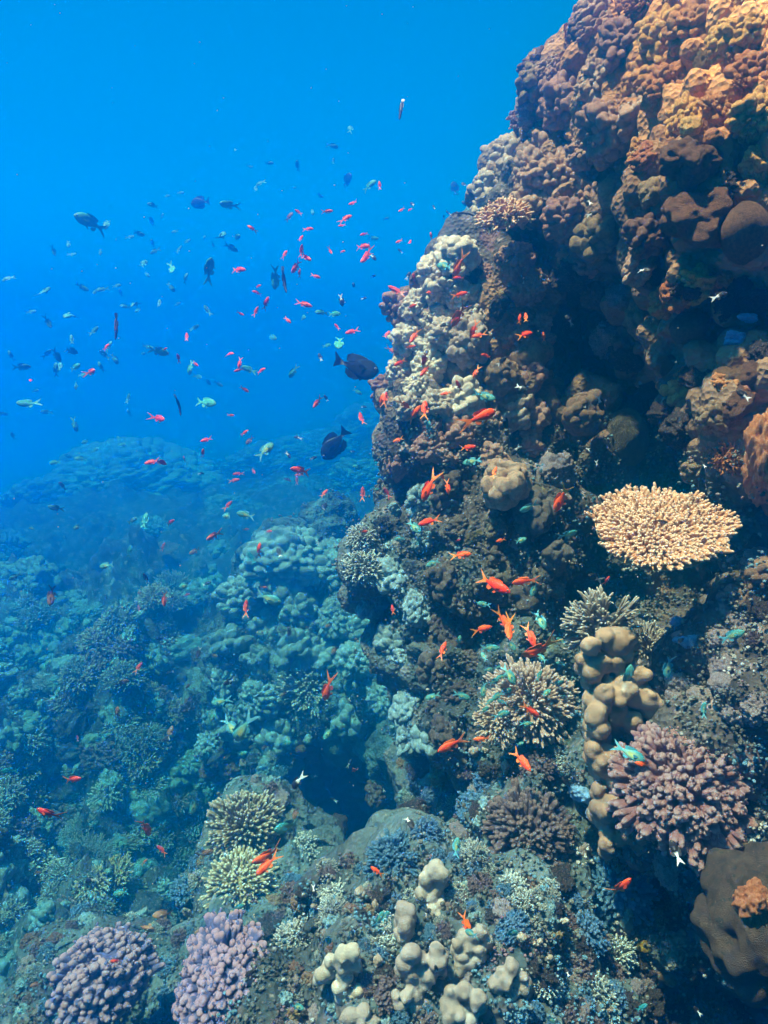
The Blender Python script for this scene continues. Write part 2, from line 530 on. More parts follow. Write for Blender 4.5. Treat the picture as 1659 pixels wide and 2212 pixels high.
# patches of living knobs run over the rock like a skin
skin = smoothstep(fbm(V * 1.7, 3, 70) + .75 * smoothstep(V[:, 2], -1.0, .5) - .45, -.10, .16) * smoothstep(V[:, 2], -1.5, -.4)
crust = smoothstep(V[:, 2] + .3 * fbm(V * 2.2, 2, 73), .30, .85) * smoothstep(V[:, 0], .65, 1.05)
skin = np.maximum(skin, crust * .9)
wl = worley(V * np.array((12, 12, 9.5)), 71)
dsp = dsp * (1 - .35 * skin) + skin * .072 * np.sqrt(np.clip(1 - (wl / .60) ** 2, 0, 1))
V = V + N * dsp[:, None]
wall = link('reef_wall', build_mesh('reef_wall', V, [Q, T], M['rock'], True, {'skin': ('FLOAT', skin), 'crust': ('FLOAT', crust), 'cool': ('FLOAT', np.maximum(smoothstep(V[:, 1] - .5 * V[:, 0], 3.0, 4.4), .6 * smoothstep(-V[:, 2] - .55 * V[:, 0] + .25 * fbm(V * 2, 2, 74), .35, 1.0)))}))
wall['kind'] = 'structure'
wall['label'] = 'rugged reef wall of dark encrusted rock with a deep cave'

# ------------------------------------------------------------------ reef floor: one sheet, falling away to deep water
ys = np.concatenate([np.arange(.6, 6, .03), np.arange(6, 13, .055), np.arange(13, 16.4, .12)])
xs = np.concatenate([np.arange(-7.3, -6, .10), np.arange(-6, 1.6, .035), np.arange(1.6, 3.9, .2)])
X, Y = np.meshgrid(xs, ys)
p2 = np.stack([X.ravel(), Y.ravel(), np.zeros(X.size)], 1)
Z = -2.28 + .05 * p2[:, 0].clip(-8, 0) * .0
Z = Z + .26 * fbm(p2 * .55, 3, 40) + (.24 - .17 * smoothstep(p2[:, 1], 6.5, 9)) * fbm(p2 * 1.6, 4, 44, .5, True) + (.10 - .09 * smoothstep(p2[:, 1], 6, 8.5)) * fbm(p2 * 5.2, 3, 47, .5, True) + .22 * smoothstep(p2[:, 1], 6, 8.5) * (.55 - worley(p2 * 2.6, 49))
Z = Z + .13 * np.clip(.62 - worley(p2 * 1.9, 60), 0, 1) + .07 * np.clip(.6 - worley(p2 * 4.7, 61), 0, 1) * 1.6 + .035 * (.5 - worley(p2 * 11, 63))
def hill(cx, cy, sx, sy, h):
    return h * np.exp(-((p2[:, 0] - cx) / sx) ** 2 - ((p2[:, 1] - cy) / sy) ** 2)
Z = Z + hill(-3.9, 12.6, 2.1, 1.6, .15) + hill(-.2, 14.5, 3.2, 2.6, .55) + hill(2.2, 14.5, 2.6, 2.6, .65) + hill(-1.3, 9.5, 1.6, 1.6, .35) + hill(-2.2, 6.2, 1.3, .8, .22) + hill(-1.0, 5.3, .9, .9, .25)
Z = Z - hill(-.35, 3.45, .72, .72, 2.0) - hill(.25, 3.9, .8, .7, 1.8) - hill(-1.9, 3.5, .5, .45, .35) - hill(-2.6, 5.0, .7, .5, .5) - hill(-1.75, 6.1, .6, .5, .6) - hill(-1.75, 3.55, .55, .5, .4) - hill(-3.6, 7.5, .9, .6, .5)
edge = smoothstep(p2[:, 1] + .35 * np.minimum(p2[:, 0] + 2.5, 0) * -1.0 + .5 * fbm(p2 * .4, 2, 77), 13.5, 19.5)
side = smoothstep(-p2[:, 0] + .4 * fbm(p2 * .5, 2, 78), 5.2, 7.2)
back = smoothstep(p2[:, 1], 15.4, 16.3)
Z = Z - 4.2 * np.maximum(np.maximum(edge * smoothstep(-p2[:, 0], 1.5, 3.5), side), back)
Z = np.maximum(Z, -6.0 + .3 * fbm(p2 * .2, 2, 5))
p2[:, 2] = Z
ny, nx = X.shape
g = np.arange(nx * ny).reshape(ny, nx)
Qf = np.stack([g[:-1, :-1], g[:-1, 1:], g[1:, 1:], g[1:, :-1]], -1).reshape(-1, 4)
Nf = vnormals(p2, Qf)
p2 = p2 + Nf * np.where(p2[:, 1] < 14, .02 * fbm(p2 * 9, 2, 90), 0)[:, None]
p2 = p2 * FAR
floor = link('seabed', build_mesh('seabed', p2, [Qf], M['floor']))
floor['kind'] = 'structure'
floor['label'] = 'coral rubble seabed sloping down to deep water'

BW = BVHTree.FromPolygons([Vector(v) for v in V], [tuple(q) for q in Q] + [tuple(t) for t in T])
BF = BVHTree.FromPolygons([Vector(v) for v in p2], [tuple(q) for q in Qf])

def ray(px, py):
    d = P(px, py, 1.0)
    n = d.normalized()
    best = None
    for nm, b in (('wall', BW), ('floor', BF)):
        h = b.ray_cast(Vector((0, 0, 0)), n)
        if h[0] is not None and (best is None or h[3] < best[2]):
            best = (h[0], h[1], h[3], nm)
    return best                             # point, normal, distance, surface

def facing(nrm, up=.5, tow=0.0):
    n = (Vector(nrm) * (1 - up) + Vector((0, 0, 1)) * up - VIEW * tow)
    return n.normalized()

# ------------------------------------------------------------------ coral shapes
def knobs(seed, n, h, sub=4, low=.18, ov=1.25, flat=1.0, squash=1.0, second=0):
    """lobed massive coral: a rounded mass whose skin is a crowd of domes"""
    r = np.random.default_rng(seed)
    U, Fc = ICO[sub]
    i = np.arange(n) + .5
    ph, th = np.arccos(1 - 2 * i / n), np.pi * (1 + 5 ** .5) * i
    S = np.stack([np.cos(th) * np.sin(ph), np.sin(th) * np.sin(ph), np.cos(ph)], 1) + r.normal(0, .42 / n ** .5, (n, 3))
    S /= np.linalg.norm(S, axis=1, keepdims=True)
    ra = ov * np.sqrt(4 * np.pi / n) * .5 * r.uniform(.75, 1.35, n)
    hh = r.uniform(.6, 1.25, n)
    dome = np.concatenate([(np.sqrt(np.clip(1 - (np.arccos(np.clip(c @ S.T, -1, 1)) / ra) ** 2, 0, 1)) * (hh * ra)[None]).max(1) for c in np.array_split(U, max(1, len(U) // 4000))])
    R = 1 + low * fbm(U * 1.3 + seed, 3, seed) + h * dome
    if second:
        R = R + .03 * (.5 - worley(U * second, seed))
    Vv = U * R[:, None]
    Vv[:, 2] *= squash
    return Vv / np.abs(Vv).max(), [Fc]

def lumps(seed, spheres, voxel, sm=3, knob=0):
    """club-shaped coral: overlapping balls under one skin"""
    Vv, f = balls(spheres, 2)
    Vv, q, t = remesh(Vv, f, voxel)
    Vv = smooth_verts(Vv, q, t, sm)
    if knob:
        n = vnormals(Vv, q, t)
        Vv = Vv + n * (knob * (.5 - worley(Vv * 6, seed)))[:, None]
    return Vv, [q, t]

def column(seed, h=1.0, r=.24, n=26, spread=1.0, top=.9):
    rr = np.random.default_rng(seed)
    s = []
    for k in range(6):
        z = h * k / 5
        s.append((rr.normal(0, .04), rr.normal(0, .04), z * .92, r * .95, r * .95, r * 1.05))
    for k in range(n):
        z = h * rr.uniform(.0, 1.0) ** .85
        a = rr.uniform(0, 6.28)
        q = r * (.75 + .35 * rr.random()) * spread * (1 if z < h * .85 else .6)
        b = r * rr.uniform(.34, .58)
        s.append((q * math.cos(a), q * math.sin(a), z + .05, b, b, b * 1.15))
    for k in range(5):
        a = rr.uniform(0, 6.28)
        b = r * rr.uniform(.45, .62)
        s.append((r * .45 * math.cos(a), r * .45 * math.sin(a), h * top + rr.uniform(0, .12), b, b, b * 1.1))
    return s

def tubes(A, B, RA, RB, sides=6, rings=((0, 1), (.35, .95), (.7, .95), (.9, .8), (.98, .45)), bend=None, bulge=0, tipfrom=.6):
    """many tapered branches at once -> V, [quads, tris], tip"""
    A, B = np.asarray(A, float), np.asarray(B, float)
    n = len(A)
    D = B - A
    ln = np.linalg.norm(D, axis=1, keepdims=True) + 1e-9
    D = D / ln
    ref = np.where(np.abs(D[:, 2:3]) < .9, np.array([[0, 0, 1.]]), np.array([[1., 0, 0]]))
    U = np.cross(D, ref)
    U /= np.linalg.norm(U, axis=1, keepdims=True)
    Wv = np.cross(D, U)
    RA, RB = np.broadcast_to(RA, n)[:, None], np.broadcast_to(RB, n)[:, None]
    Vs, tp = [], []
    a = np.arange(sides) * 2 * np.pi / sides
    for t, k in rings:
        c = A + D * ln * t
        if bend is not None:
            c = c + bend * (t * (1 - t) * 4 * .25)[..., None] if np.ndim(t) else c + bend * t * (1 - t)
        rad = (RA * (1 - t) + RB * t) * k * (1 + bulge * t)
        for q in a:
            Vs.append(c + (U * math.cos(q) + Wv * math.sin(q)) * rad)
            tp.append(np.full(n, smoothstep(np.array(t), tipfrom, 1.0)))
    Vs.append(B)
    tp.append(np.ones(n))
    m = len(rings) * sides + 1
    Vt = np.stack(Vs, 1).reshape(-1, 3)
    tip = np.stack(tp, 1).ravel()
    qs = []
    for r_ in range(len(rings) - 1):
        for s_ in range(sides):
            s2 = (s_ + 1) % sides
            qs.append((r_ * sides + s_, r_ * sides + s2, (r_ + 1) * sides + s2, (r_ + 1) * sides + s_))
    ts = [((len(rings) - 1) * sides + s_, (len(rings) - 1) * sides + (s_ + 1) % sides, m - 1) for s_ in range(sides)]
    off = (np.arange(n) * m)[:, None, None]
    return Vt, [(np.array(qs)[None] + off).reshape(-1, 4), (np.array(ts)[None] + off).reshape(-1, 3)], tip

def join(*parts):
    Vs, f4, f3, tp, n = [], [], [], [], 0
    for v, f, t in parts:
        Vs.append(v)
        tp.append(t)
        for q in f:
            (f4 if q.shape[1] == 4 else f3).append(q + n)
        n += len(v)
    return np.concatenate(Vs), [np.concatenate(x) for x in (f4, f3) if x], np.concatenate(tp)

def core(r, sq, seed, sub=3):
    U, Fc = ICO[sub]
    v = U * (1 + .15 * fbm(U * 2, 3, seed))[:, None] * np.array((r, r, r * sq))
    return v, [Fc], np.zeros(len(v))

def dirs(n, r, lo=-.1, hi=1.0):
    i = np.arange(n) + .5
    z = hi - (hi - lo) * i / n
    th = np.pi * (1 + 5 ** .5) * i
    d = np.stack([np.cos(th) * np.sqrt(1 - z * z), np.sin(th) * np.sqrt(1 - z * z), z], 1) + r.normal(0, .35 / n ** .5, (n, 3))
    return d / np.linalg.norm(d, axis=1, keepdims=True)

def cauliflower(seed, n=60, lobes=5, rad=.13, squash=.75, warts=0, heart=.55, rise=0, blunt=.46, tf=.72):
    """short thick branches ending in clusters of rounded lobes"""
    r = np.random.default_rng(seed)
    D = dirs(n, r)
    D = D + np.array((0, 0, rise))
    D /= np.linalg.norm(D, axis=1, keepdims=True)
    R = r.uniform(.78, 1.0, n) * (1 + .16 * fbm(D * 1.6, 2, seed))
    sc = np.array((1, 1, squash))
    parts = [core(heart, squash, seed)]
    A, B = D * .3 * sc, D * (R * .88)[:, None] * sc
    parts.append(tubes(A, B, rad * .5, rad * .75, 7, tipfrom=.95))
    LA, LB, LR = [], [], []
    for k in range(lobes):
        o = r.normal(0, 1, (n, 3))
        o -= (o * D).sum(1, keepdims=True) * D
        o /= np.linalg.norm(o, axis=1, keepdims=True)
        b = D * (R * r.uniform(.95, 1.06, n))[:, None] * sc + o * rad * r.uniform(.55, 1.0, n)[:, None]
        LA.append(D * (R * .70)[:, None] * sc + o * rad * .15)
        LB.append(b)
        LR.append(rad * blunt * r.uniform(.78, 1.22, n))
    LA, LB, LR = np.concatenate(LA), np.concatenate(LB), np.concatenate(LR)
    parts.append(tubes(LA, LB, LR * .8, LR, 7, ((0, .8), (.45, .95), (.75, 1.05), (.92, .8), (.99, .4)), tipfrom=tf))
    if warts:
        m = len(LA)
        WA, WB = [], []
        for k in range(warts):
            o = r.normal(0, 1, (m, 3))
            o /= np.linalg.norm(o, axis=1, keepdims=True)
            c = LA + (LB - LA) * r.uniform(.6, 1, m)[:, None]
            WA.append(c)
            WB.append(c + o * (LR * 1.18)[:, None])
        parts.append(tubes(np.concatenate(WA), np.concatenate(WB), np.tile(LR, warts) * .42, np.tile(LR, warts) * .3, 5, ((0, 1), (.8, .9), (.96, .5)), tipfrom=.75))
    return join(*parts)

def bush(seed, n=70, subs=3, rad=.05, squash=.8, long=.5, lo=-.05):
    """thicket of fingers with side branchlets and pale tips"""
    r = np.random.default_rng(seed)
    D = dirs(n, r, lo)
    R = r.uniform(.72, 1.0, n)
    sc = np.array((1, 1, squash))
    A, B = D * .25 * sc, D * R[:, None] * sc + np.array((0, 0, .06))
    parts = [core(.42, squash, seed), tubes(A, B, rad * 1.3, rad * .75, 6, bend=r.normal(0, .12, (n, 3)))]
    SA, SB = [], []
    for k in range(subs):
        t = r.uniform(.5, .85, n)[:, None]
        o = r.normal(0, 1, (n, 3))
        o = o / np.linalg.norm(o, axis=1, keepdims=True) + D * .9
        o /= np.linalg.norm(o, axis=1, keepdims=True)
        a = A + (B - A) * t
        SA.append(a)
        SB.append(a + o * r.uniform(.10, .22, n)[:, None] * (long * 2))
    parts.append(tubes(np.concatenate(SA), np.concatenate(SB), rad * .85, rad * .6, 5))
    return join(*parts)

def fingers(seed):
    """soft coral: fans of long thin fingers"""
    r = np.random.default_rng(seed)
    parts = [core(.3, .8, seed)]
    A, B, Rr = [], [], []
    for k in range(46):
        az = r.uniform(0, 2 * math.pi)
        el = r.uniform(.05, 1.4)
        d = np.array((math.cos(az) * math.cos(el), math.sin(az) * math.cos(el), math.sin(el)))
        stem = d * r.uniform(.42, .6)
        A.append(d * .15)
        B.append(stem)
        Rr.append(.055)
        for j in range(5):
            o = d + r.normal(0, .26, 3)
            o /= np.linalg.norm(o)
            A.append(stem * .9)
            B.append(stem + o * r.uniform(.25, .5))
            Rr.append(.034)
    A, B, Rr = np.array(A), np.array(B), np.array(Rr)
    parts.append(tubes(A, B, Rr, Rr * .72, 7, ((0, 1), (.25, 1), (.5, 1), (.75, 1), (.93, .95), (.985, .6)), bend=r.normal(0, .16, (len(A), 3)), tipfrom=.8))
    return join(*parts)

def tabletop(seed, a=1.0, b=.78, n=900):
    """plate of crowded branchlets, each a small cluster of nubs"""
    r = np.random.default_rng(seed)
    i = np.arange(n) + .5
    rr = np.sqrt(i / n)
    th = i * 2.39996 + r.normal(0, .05, n)
    edge = 1 + .06 * np.sin(3 * th + 1) + .05 * np.sin(7 * th) + .035 * np.sin(13 * th + 2) + .03 * np.sin(29 * th)
    x, y = a * rr * np.cos(th) * edge, b * rr * np.sin(th) * edge
    c = np.stack([x, y, -.02 + .06 * rr ** 2 + .02 * fbm(np.stack([x * 3, y * 3, x * 0], 1), 2, seed)], 1)
    o = np.stack([np.cos(th) * rr * .95, np.sin(th) * rr * .95, np.full(n, .62)], 1) + r.normal(0, .16, (n, 3))
    o /= np.linalg.norm(o, axis=1, keepdims=True)
    ln = r.uniform(.055, .12, n) * (1 + .25 * rr) * (1 + .3 * fbm(np.stack([x * 4, y * 4, x * 0], 1), 2, seed + 4))
    B = c + o * ln[:, None]
    A = c - o * .05
    parts = [tubes(A, B, .036, .026, 6, tipfrom=.75)]
    for k in range(4):
        t = r.uniform(.45, .85, n)[:, None]
        s = r.normal(0, 1, (n, 3))
        s = s / np.linalg.norm(s, axis=1, keepdims=True) + o * .8
        s /= np.linalg.norm(s, axis=1, keepdims=True)
        q = A + (B - A) * t
        parts.append(tubes(q, q + s * r.uniform(.034, .055, n)[:, None], .019, .013, 5, ((0, 1), (.6, 1), (.92, .7)), tipfrom=.65))
    return join(*parts)

def bowl(a, b, th, seed, sub=4, depth=.22):
    U, Fc = ICO[sub]
    v = U.copy()
    e = 1 + .05 * np.sin(3 * np.arctan2(U[:, 1], U[:, 0]) + 1)
    v[:, 0] *= a * e
    v[:, 1] *= b * e
    rr = np.sqrt(U[:, 0] ** 2 + U[:, 1] ** 2)
    v[:, 2] = np.where(U[:, 2] > 0, U[:, 2] * th * .3, U[:, 2] * th * (1 + 3.2 * (1 - rr)) ) + .06 * rr ** 2 - .06
    v[:, 2] += .02 * fbm(v * 5, 3, seed)
    return v, [Fc]

def boulder(seed, sub=4, rough=.22, pit=.05):
    U, Fc = ICO[sub]
    R = 1 + rough * fbm(U * 1.5 + seed, 4, seed) + pit * (.5 - worley(U * 4.5 + seed, seed)) * 2 + .06 * fbm(U * 7, 3, seed + 3, .55, True)
    v = U * R[:, None]
    return v / np.abs(v).max(), [Fc]

PROTO = {}
def proto(key, kind, data, tip=None):
    attrs = {'tip': ('FLOAT', tip)} if tip is not None else None
    me = build_mesh(key, data[0], data[1], None, True, attrs)
    PROTO.setdefault(kind, []).append(me)

for k in range(7):
    proto('lobed', 'knob', knobs(100 + k, [30, 44, 64, 38, 90, 52, 120][k], 1.35, 6, .30, 1.12))
for k in range(4):
    proto('shingle', 'shingle', knobs(140 + k, [80, 110, 150, 95][k], 1.6, 6, .34, 1.1))
for k in range(3):
    proto('dome', 'dome', knobs(160 + k, [14, 20, 10][k], .5, 5, .26, 1.4))
for k in range(4):
    proto('boulder', 'rock', boulder(180 + k, 5, .30, .16))
for k in range(3):
    v, f, t = cauliflower(200 + k, [46, 58, 70][k], 4, .15, .8)
    proto('cauliflower', 'cauli', (v, f), t)
for k in range(4):
    v, f, t = bush(220 + k, [60, 80, 100, 70][k], 3, [.055, .048, .042, .06][k], .8)
    proto('bush', 'bush', (v, f), t)
for k in range(2):
    v, f, t = tabletop(240 + k, 1, .85, 260)
    proto('plate', 'plate', (v, f), t)
for k in range(5):
    v, f = lumps(260 + k, column(260 + k, [.9, 1.1, 1.3, .8, 1.0][k], .27, [20, 26, 30, 18, 24][k]), .035, 2)
    v = v - np.array((0, 0, v[:, 2].min()))
    proto('club', 'club', (v / np.abs(v).max(), f))

MESHCACHE = {}
def with_mat(me, mk):
    key = (me.name, mk)
    if key not in MESHCACHE:
        c = me.copy()
        c.materials.clear()
        c.materials.append(M[mk])
        MESHCACHE[key] = c
    return MESHCACHE[key]

def orient(z, spin):
    if z[2] > .9999:
        return Quaternion((0, 0, 1), spin)
    return Vector(z).to_track_quat('Z', 'Y') @ Quaternion((0, 0, 1), spin)

ITEMS = []          # everything that still needs a label: obj, description words, category, group
def coral(kind, mk, px, py, w, name, desc, cat='coral', group=None, up=.5, tow=.0, sink=.35, sz=(1, 1, 1), which=None, depth=None, spin=None, rad=None):
    """set a copy of a coral on the reef at the point where the sight line through px,py meets rock"""
    h = ray(px, py)
    if h is None and depth is None:
        return None
    pt, nr = (h[0], h[1]) if h else (P(px, py, depth), -VIEW)
    if depth is not None:
        pt = P(px, py, depth)
    d = pix(pt)[2]
    s = w * d / F / 2
    z = facing(nr, up, tow)
    me = with_mat(PROTO[kind][which if which is not None else random.randrange(len(PROTO[kind]))], mk)
    o = link(name, me)
    o.rotation_mode = 'QUATERNION'
    o.rotation_quaternion = orient(z, random.uniform(0, 6.28) if spin is None else spin)
    o.scale = (s * sz[0], s * sz[1], s * sz[2])
    o.location = Vector(pt) - z * s * sink
    ITEMS.append((o, desc, cat, group, px, py))
    return o

def own(name, data, mk, pt, s, z, spin=0, tip=None):
    me = build_mesh(name, data[0], data[1], M[mk], True, {'tip': ('FLOAT', tip)} if tip is not None else None)
    o = link(name, me)
    o.rotation_mode = 'QUATERNION'
    o.rotation_quaternion = orient(z, spin)
    o.scale = (s, s, s) if np.isscalar(s) else s
    o.location = pt
    return o

# ------------------------------------------------------------------ the corals one can single out
HERO = []           # (px, py, radius px) kept clear of the scatter
LAND = []           # landmarks used in labels: (words, px, py)

def hero(px, py, r, words=None):
    HERO.append((px, py, r))
    if words:
        LAND.append((words, px, py))

# table coral on its stalk
d0 = 2.0
c0 = P(1426, 1140, d0)
root = bpy.data.objects.new('table_coral', None)
root.location = c0
COL.objects.link(root)
tag(root, 'wide tan table coral of crowded pale-tipped branchlets jutting from the wall', 'coral')
zt = Vector((-.10, -.53, .84)).normalized()
s0 = 140 * d0 / F
v, f, t = tabletop(1, 1.0, .80, 900)
o = own('branchlets', (v, f), 'table', (0, 0, 0), s0, zt, 0, t)
o.parent = root
o = own('plate', bowl(1.0, .80, .10, 5), 'table', -zt * .012, s0, zt)
o.parent = root
A = np.array([[0, 0, -.02]])
Bk = np.array(P(1520, 1175, 2.75) - c0)[None] / s0
v, f, t = tubes(A, Bk, .15, .22, 14, ((0, 1), (.3, .8), (.6, .9), (.9, 1.1)), np.array([[0, 0, -.3]]))
o = own('stalk', (v, f), 'table', (0, 0, 0), s0, Vector((0, 0, 1)), 0, t * 0)
o.parent = root
bv, bf = bowl(.13, .09, .10, 9, 3)
o = own('bare_patch', (bv, bf), 'pale', P(1482, 1074, 2.10) - c0, s0, zt)
o.parent = root
hero(1440, 1145, 185, 'the wide tan table coral')

# knobbly Porites columns, each ball read off the photograph and given its own depth
def clump(name, offs, k, balls_, mk, label, d=None, r_=1.0, sm=2, words=None, seed=0):
    L = [tuple(map(float, b.split())) for b in balls_.split(',')]
    L = [(offs[0] + x * k, offs[1] + y * k, r * k * r_) for x, y, r in L]
    cx, cy = sum(q[0] for q in L) / len(L), sum(q[1] for q in L) / len(L)
    if d is None:
        d = pix(ray(cx, cy)[0])[2] - .02
    r = np.random.default_rng(seed)
    S = []
    for x, y, rr in L:
        R = rr * d / F
        dd = d - R * .5 + r.normal(0, R * .4)
        S.append((*P(x, y, dd), R * r.uniform(.82, .95), R * r.uniform(.82, .95), R * r.uniform(.82, .98)))
        for _ in range(4):                       # smaller lobes swelling out of each ball
            o_ = Vector(r.normal(0, 1, 3)) - VIEW * .6 + Vector((0, 0, .35))
            o_ = o_.normalized() * R * r.uniform(.55, .78)
            S.append((*(P(x, y, dd) + o_), *(R * r.uniform(.34, .52, 3))))
        S.append((*P(x, y + rr * .5, dd + R * 1.2), R * .75, R * .75, R * .75))
        S.append((*P(x, y + rr * .7, dd + R * 2.2), R * 1.0, R * 1.0, R * 1.0))
    base = P(cx, cy, d)
    V_, f_ = balls([(a - base[0], b - base[1], c - base[2], q, q, q) for a, b, c, q, _, _ in S], 3)
    V_, q_, t_ = remesh(V_, f_, .0038)
    V_ = smooth_verts(V_, q_, t_, 2)
    V_ = V_ + vnormals(V_, q_, t_) * (.0035 * fbm(V_ * 22, 2, seed))[:, None]
    o = link(name, build_mesh(name, V_, [q_, t_], M[mk]))
    o.location = base
    tag(o, label, 'coral')
    hero(cx, cy, max(abs(q[0] - cx) + q[2] for q in L) * .9, words)
    for q in L[::3]:
        HERO.append((q[0], q[1], q[2] * 1.1))
    return o

T3 = (829.5, 1106.0)
T4 = (829.5, 1659.0)
Z4 = (725.8, 1771.3)
ZK = .2917
clump('knobby_coral', T3, .5, '1005 560 70,1062 545 40,955 535 45,890 580 46,855 640 40,900 690 55,930 650 50,1000 655 50,1040 622 46,975 742 40,950 780 50,1040 740 56,1095 700 50,1010 792 52,1085 790 56,1140 810 60,1150 855 45,1005 880 56,910 880 56,890 812 40,940 830 50,1070 905 50,930 935 56,905 975 45',
      'columntan', 'tall tan knobby column of rounded lobes below the table coral', 2.05, 1.0, 2, 'the tall knobby column', 1)
clump('knobby_coral', T3, .5, '905 1030 46,960 1042 42,990 1062 52,930 1075 50,1000 1120 50,950 1120 40,995 1165 46', 'columntan',
      'short tan lobed coral squeezed between the tall column and pink coral', 2.02, 1.0, 2, None, 2)
clump('knobby_coral', T4, .5, '925 85 36,985 150 40,920 170 42,960 195 50,1010 185 46,1062 185 50,1100 215 42,968 282 46,1012 295 50,1062 282 46,1122 292 46,1152 322 46,1185 322 40,960 330 40,1100 340 40', 'columntan',
      'squat tan lobed coral tucked under the pink cauliflower coral', 2.0, 1.0, 2, 'the squat lobed coral under the pink coral', 3)
cols = [
 ('745 360 72,690 380 46,790 400 56,660 440 52,770 450 52,730 500 62,630 540 52,700 560 60,765 560 52,690 605 52,750 615 56,640 625 50,700 665 60,740 695 55,650 705 50,685 765 42', 'tallest pale knobby coral column standing among the bottom corals', 'the tallest pale knobby column'),
 ('500 660 56,548 672 46,480 722 52,552 732 46,510 785 52,465 832 42,540 825 46,500 885 50', 'narrow pale stacked-lobe coral standing just beside the tallest pale column', None),
 ('1080 830 56,940 850 52,1020 865 50,1130 895 42,900 922 46,980 932 48,1060 942 52,920 1002 52,1000 1012 52,1062 1012 46,930 1072 52,1000 1075 46,920 1132 42', 'pale knobby coral with an orange fish curled over its top', 'the pale knobby coral with a fish on top'),
 ('560 990 78,500 1062 62,620 1022 62,560 1152 56,740 962 62,742 1045 66,690 1142 66,792 1005 42,660 1222 52,560 1222 52,590 1302 52,440 1292 46,470 1362 52,590 1392 50,650 1352 52,792 1122 36,520 1300 55', 'broad pale coral of big smooth thumbs below the narrow stacked one', 'the broad pale thumb coral'),
 ('860 1280 62,950 1262 68,840 1362 62,1050 1332 72,1000 1402 56,990 1472 66,900 1422 62,840 1462 52,1080 1402 46,900 1500 60', 'pale coral of fat round thumbs at the bottom edge', 'the fat thumbed coral at the bottom edge'),
 ('1305 1090 72,1220 1122 46,1250 1202 66,1170 1212 56,1340 1212 52,1420 1212 46,1382 1162 42,1300 1272 52,1400 1262 42,1210 1282 46,1290 1340 50,1220 1400 50,1220 1465 46', 'pale thumbed coral leaning over the dark hole at the bottom', 'the leaning thumbed coral'),
 ('120 980 62,40 1012 62,50 1082 60,150 1072 56,60 1162 60,20 1242 52,162 1262 46,100 1342 52,60 1302 60,-40 1040 55,-60 1120 55,-120 1150 45', 'pale low lobed coral spreading beside the lilac branching coral', 'the low lobed coral beside the lilac coral'),
 ('210 1412 56,172 1482 52,282 1492 42,100 1452 60,240 1520 55', 'small cluster of pale round knobs at the lower edge under the low lobed coral', None)]
for i, (b, lab, wds) in enumerate(cols):
    clump('knobby_coral', Z4, ZK, b, 'columnpale', lab, None, 1.1, 2, wds, 20 + i)

def bigbranch(name, data, mk, px, py, w, label, words, d=None, tow=.5, up=.6, sink=.3, spin=0, sz=(1, 1, 1), hr=.5):
    v, f, t = data
    h = ray(px, py)
    pt = Vector(h[0]) if d is None or (h and pix(h[0])[2] < d) else P(px, py, d)
    dd = pix(pt)[2]
    z = facing(h[1] if h else -VIEW, up, tow)
    s = w * dd / F / 2
    o = own(name, (v, f), mk, pt - z * s * sink, (s * sz[0], s * sz[1], s * sz[2]), z, spin, t)
    tag(o, label, 'coral')
    hero(px, py, w * hr, words)
    return o

bigbranch('cauliflower_coral', cauliflower(1, 120, 6, .105, .72, 5), 'pink', 1485, 1695, 320, 'large pink cauliflower coral of knobbly branch ends beside the tall knobby column', 'the large pink cauliflower coral', 1.86, .75, .55, .25)
bigbranch('cauliflower_coral', cauliflower(2, 110, 5, .10, .75, 4), 'dullpink', 1150, 1795, 215, 'dull purple-brown bushy coral on the slope, paler than the large pink one', 'the dull purple bushy coral', None, .5, .55, .3)
bigbranch('cauliflower_coral', cauliflower(3, 120, 3, .115, .9, 2, .74, .45, .62), 'lilac', 225, 2105, 235, 'lilac stubby-fingered coral with rosy tips in the bottom corner beside deep water', 'the rosy-tipped stubby coral', 2.65, .45, .6, .2, .4, (1.1, .95, 1.05))
bigbranch('cauliflower_coral', cauliflower(4, 130, 4, .11, .85, 2, .74, .4, .56), 'lilac', 485, 2120, 245, 'lilac branching coral of close grooved lobes, with a dark fish hovering on it', 'the grooved lilac coral', 2.55, .45, .6, .2, 2.1, (1.2, 1.15, .85))
bigbranch('cauliflower_coral', cauliflower(5, 90, 5, .10, .8, 3), 'blue', 850, 1850, 130, 'blue lacy coral crowning a rock over the dark hollow', 'the blue lacy coral', None, .4, .5, .2)
bigbranch('cauliflower_coral', cauliflower(6, 70, 4, .11, .8, 2), 'blue', 920, 1800, 80, 'small deep-blue coral tuft just above the blue lacy coral', None, None, .4, .5, .2)
bigbranch('cauliflower_coral', cauliflower(7, 80, 1, .12, .8, 0), 'blue', 1340, 1925, 180, 'dark blue coral of spaced round knobs with an orange fish in front', 'the dark blue knobbed coral', None, .6, .5, .25)
bigbranch('cauliflower_coral', cauliflower(8, 40, 4, .15, .8, 0), 'pink', 1122, 262, 66, 'small dark red branching coral perched on the outer edge of the wall', 'the small red coral on the wall edge', None, .3, .5, .1)
bigbranch('staghorn_coral', cauliflower(31, 170, 3, .075, 1.05, 0, .66, .3, .44), 'acropora', 535, 1795, 190, 'yellow peaked staghorn bush rising beside the dark hollow', 'the yellow peaked staghorn bush', None, .3, .8, .1)
bigbranch('staghorn_coral', cauliflower(32, 150, 3, .08, .85, 0, .66, .1, .44), 'acropora', 520, 1905, 170, 'lower yellow staghorn bush behind the brightest orange fish', 'the lower yellow staghorn bush', None, .5, .6, .2)
bigbranch('staghorn_coral', cauliflower(37, 80, 3, .10, .8, 0, .6, .1, .46), 'greybush', 660, 1835, 90, 'little dim staghorn tuft between the yellow bush and the hollow', None, None, .5, .6, .2)
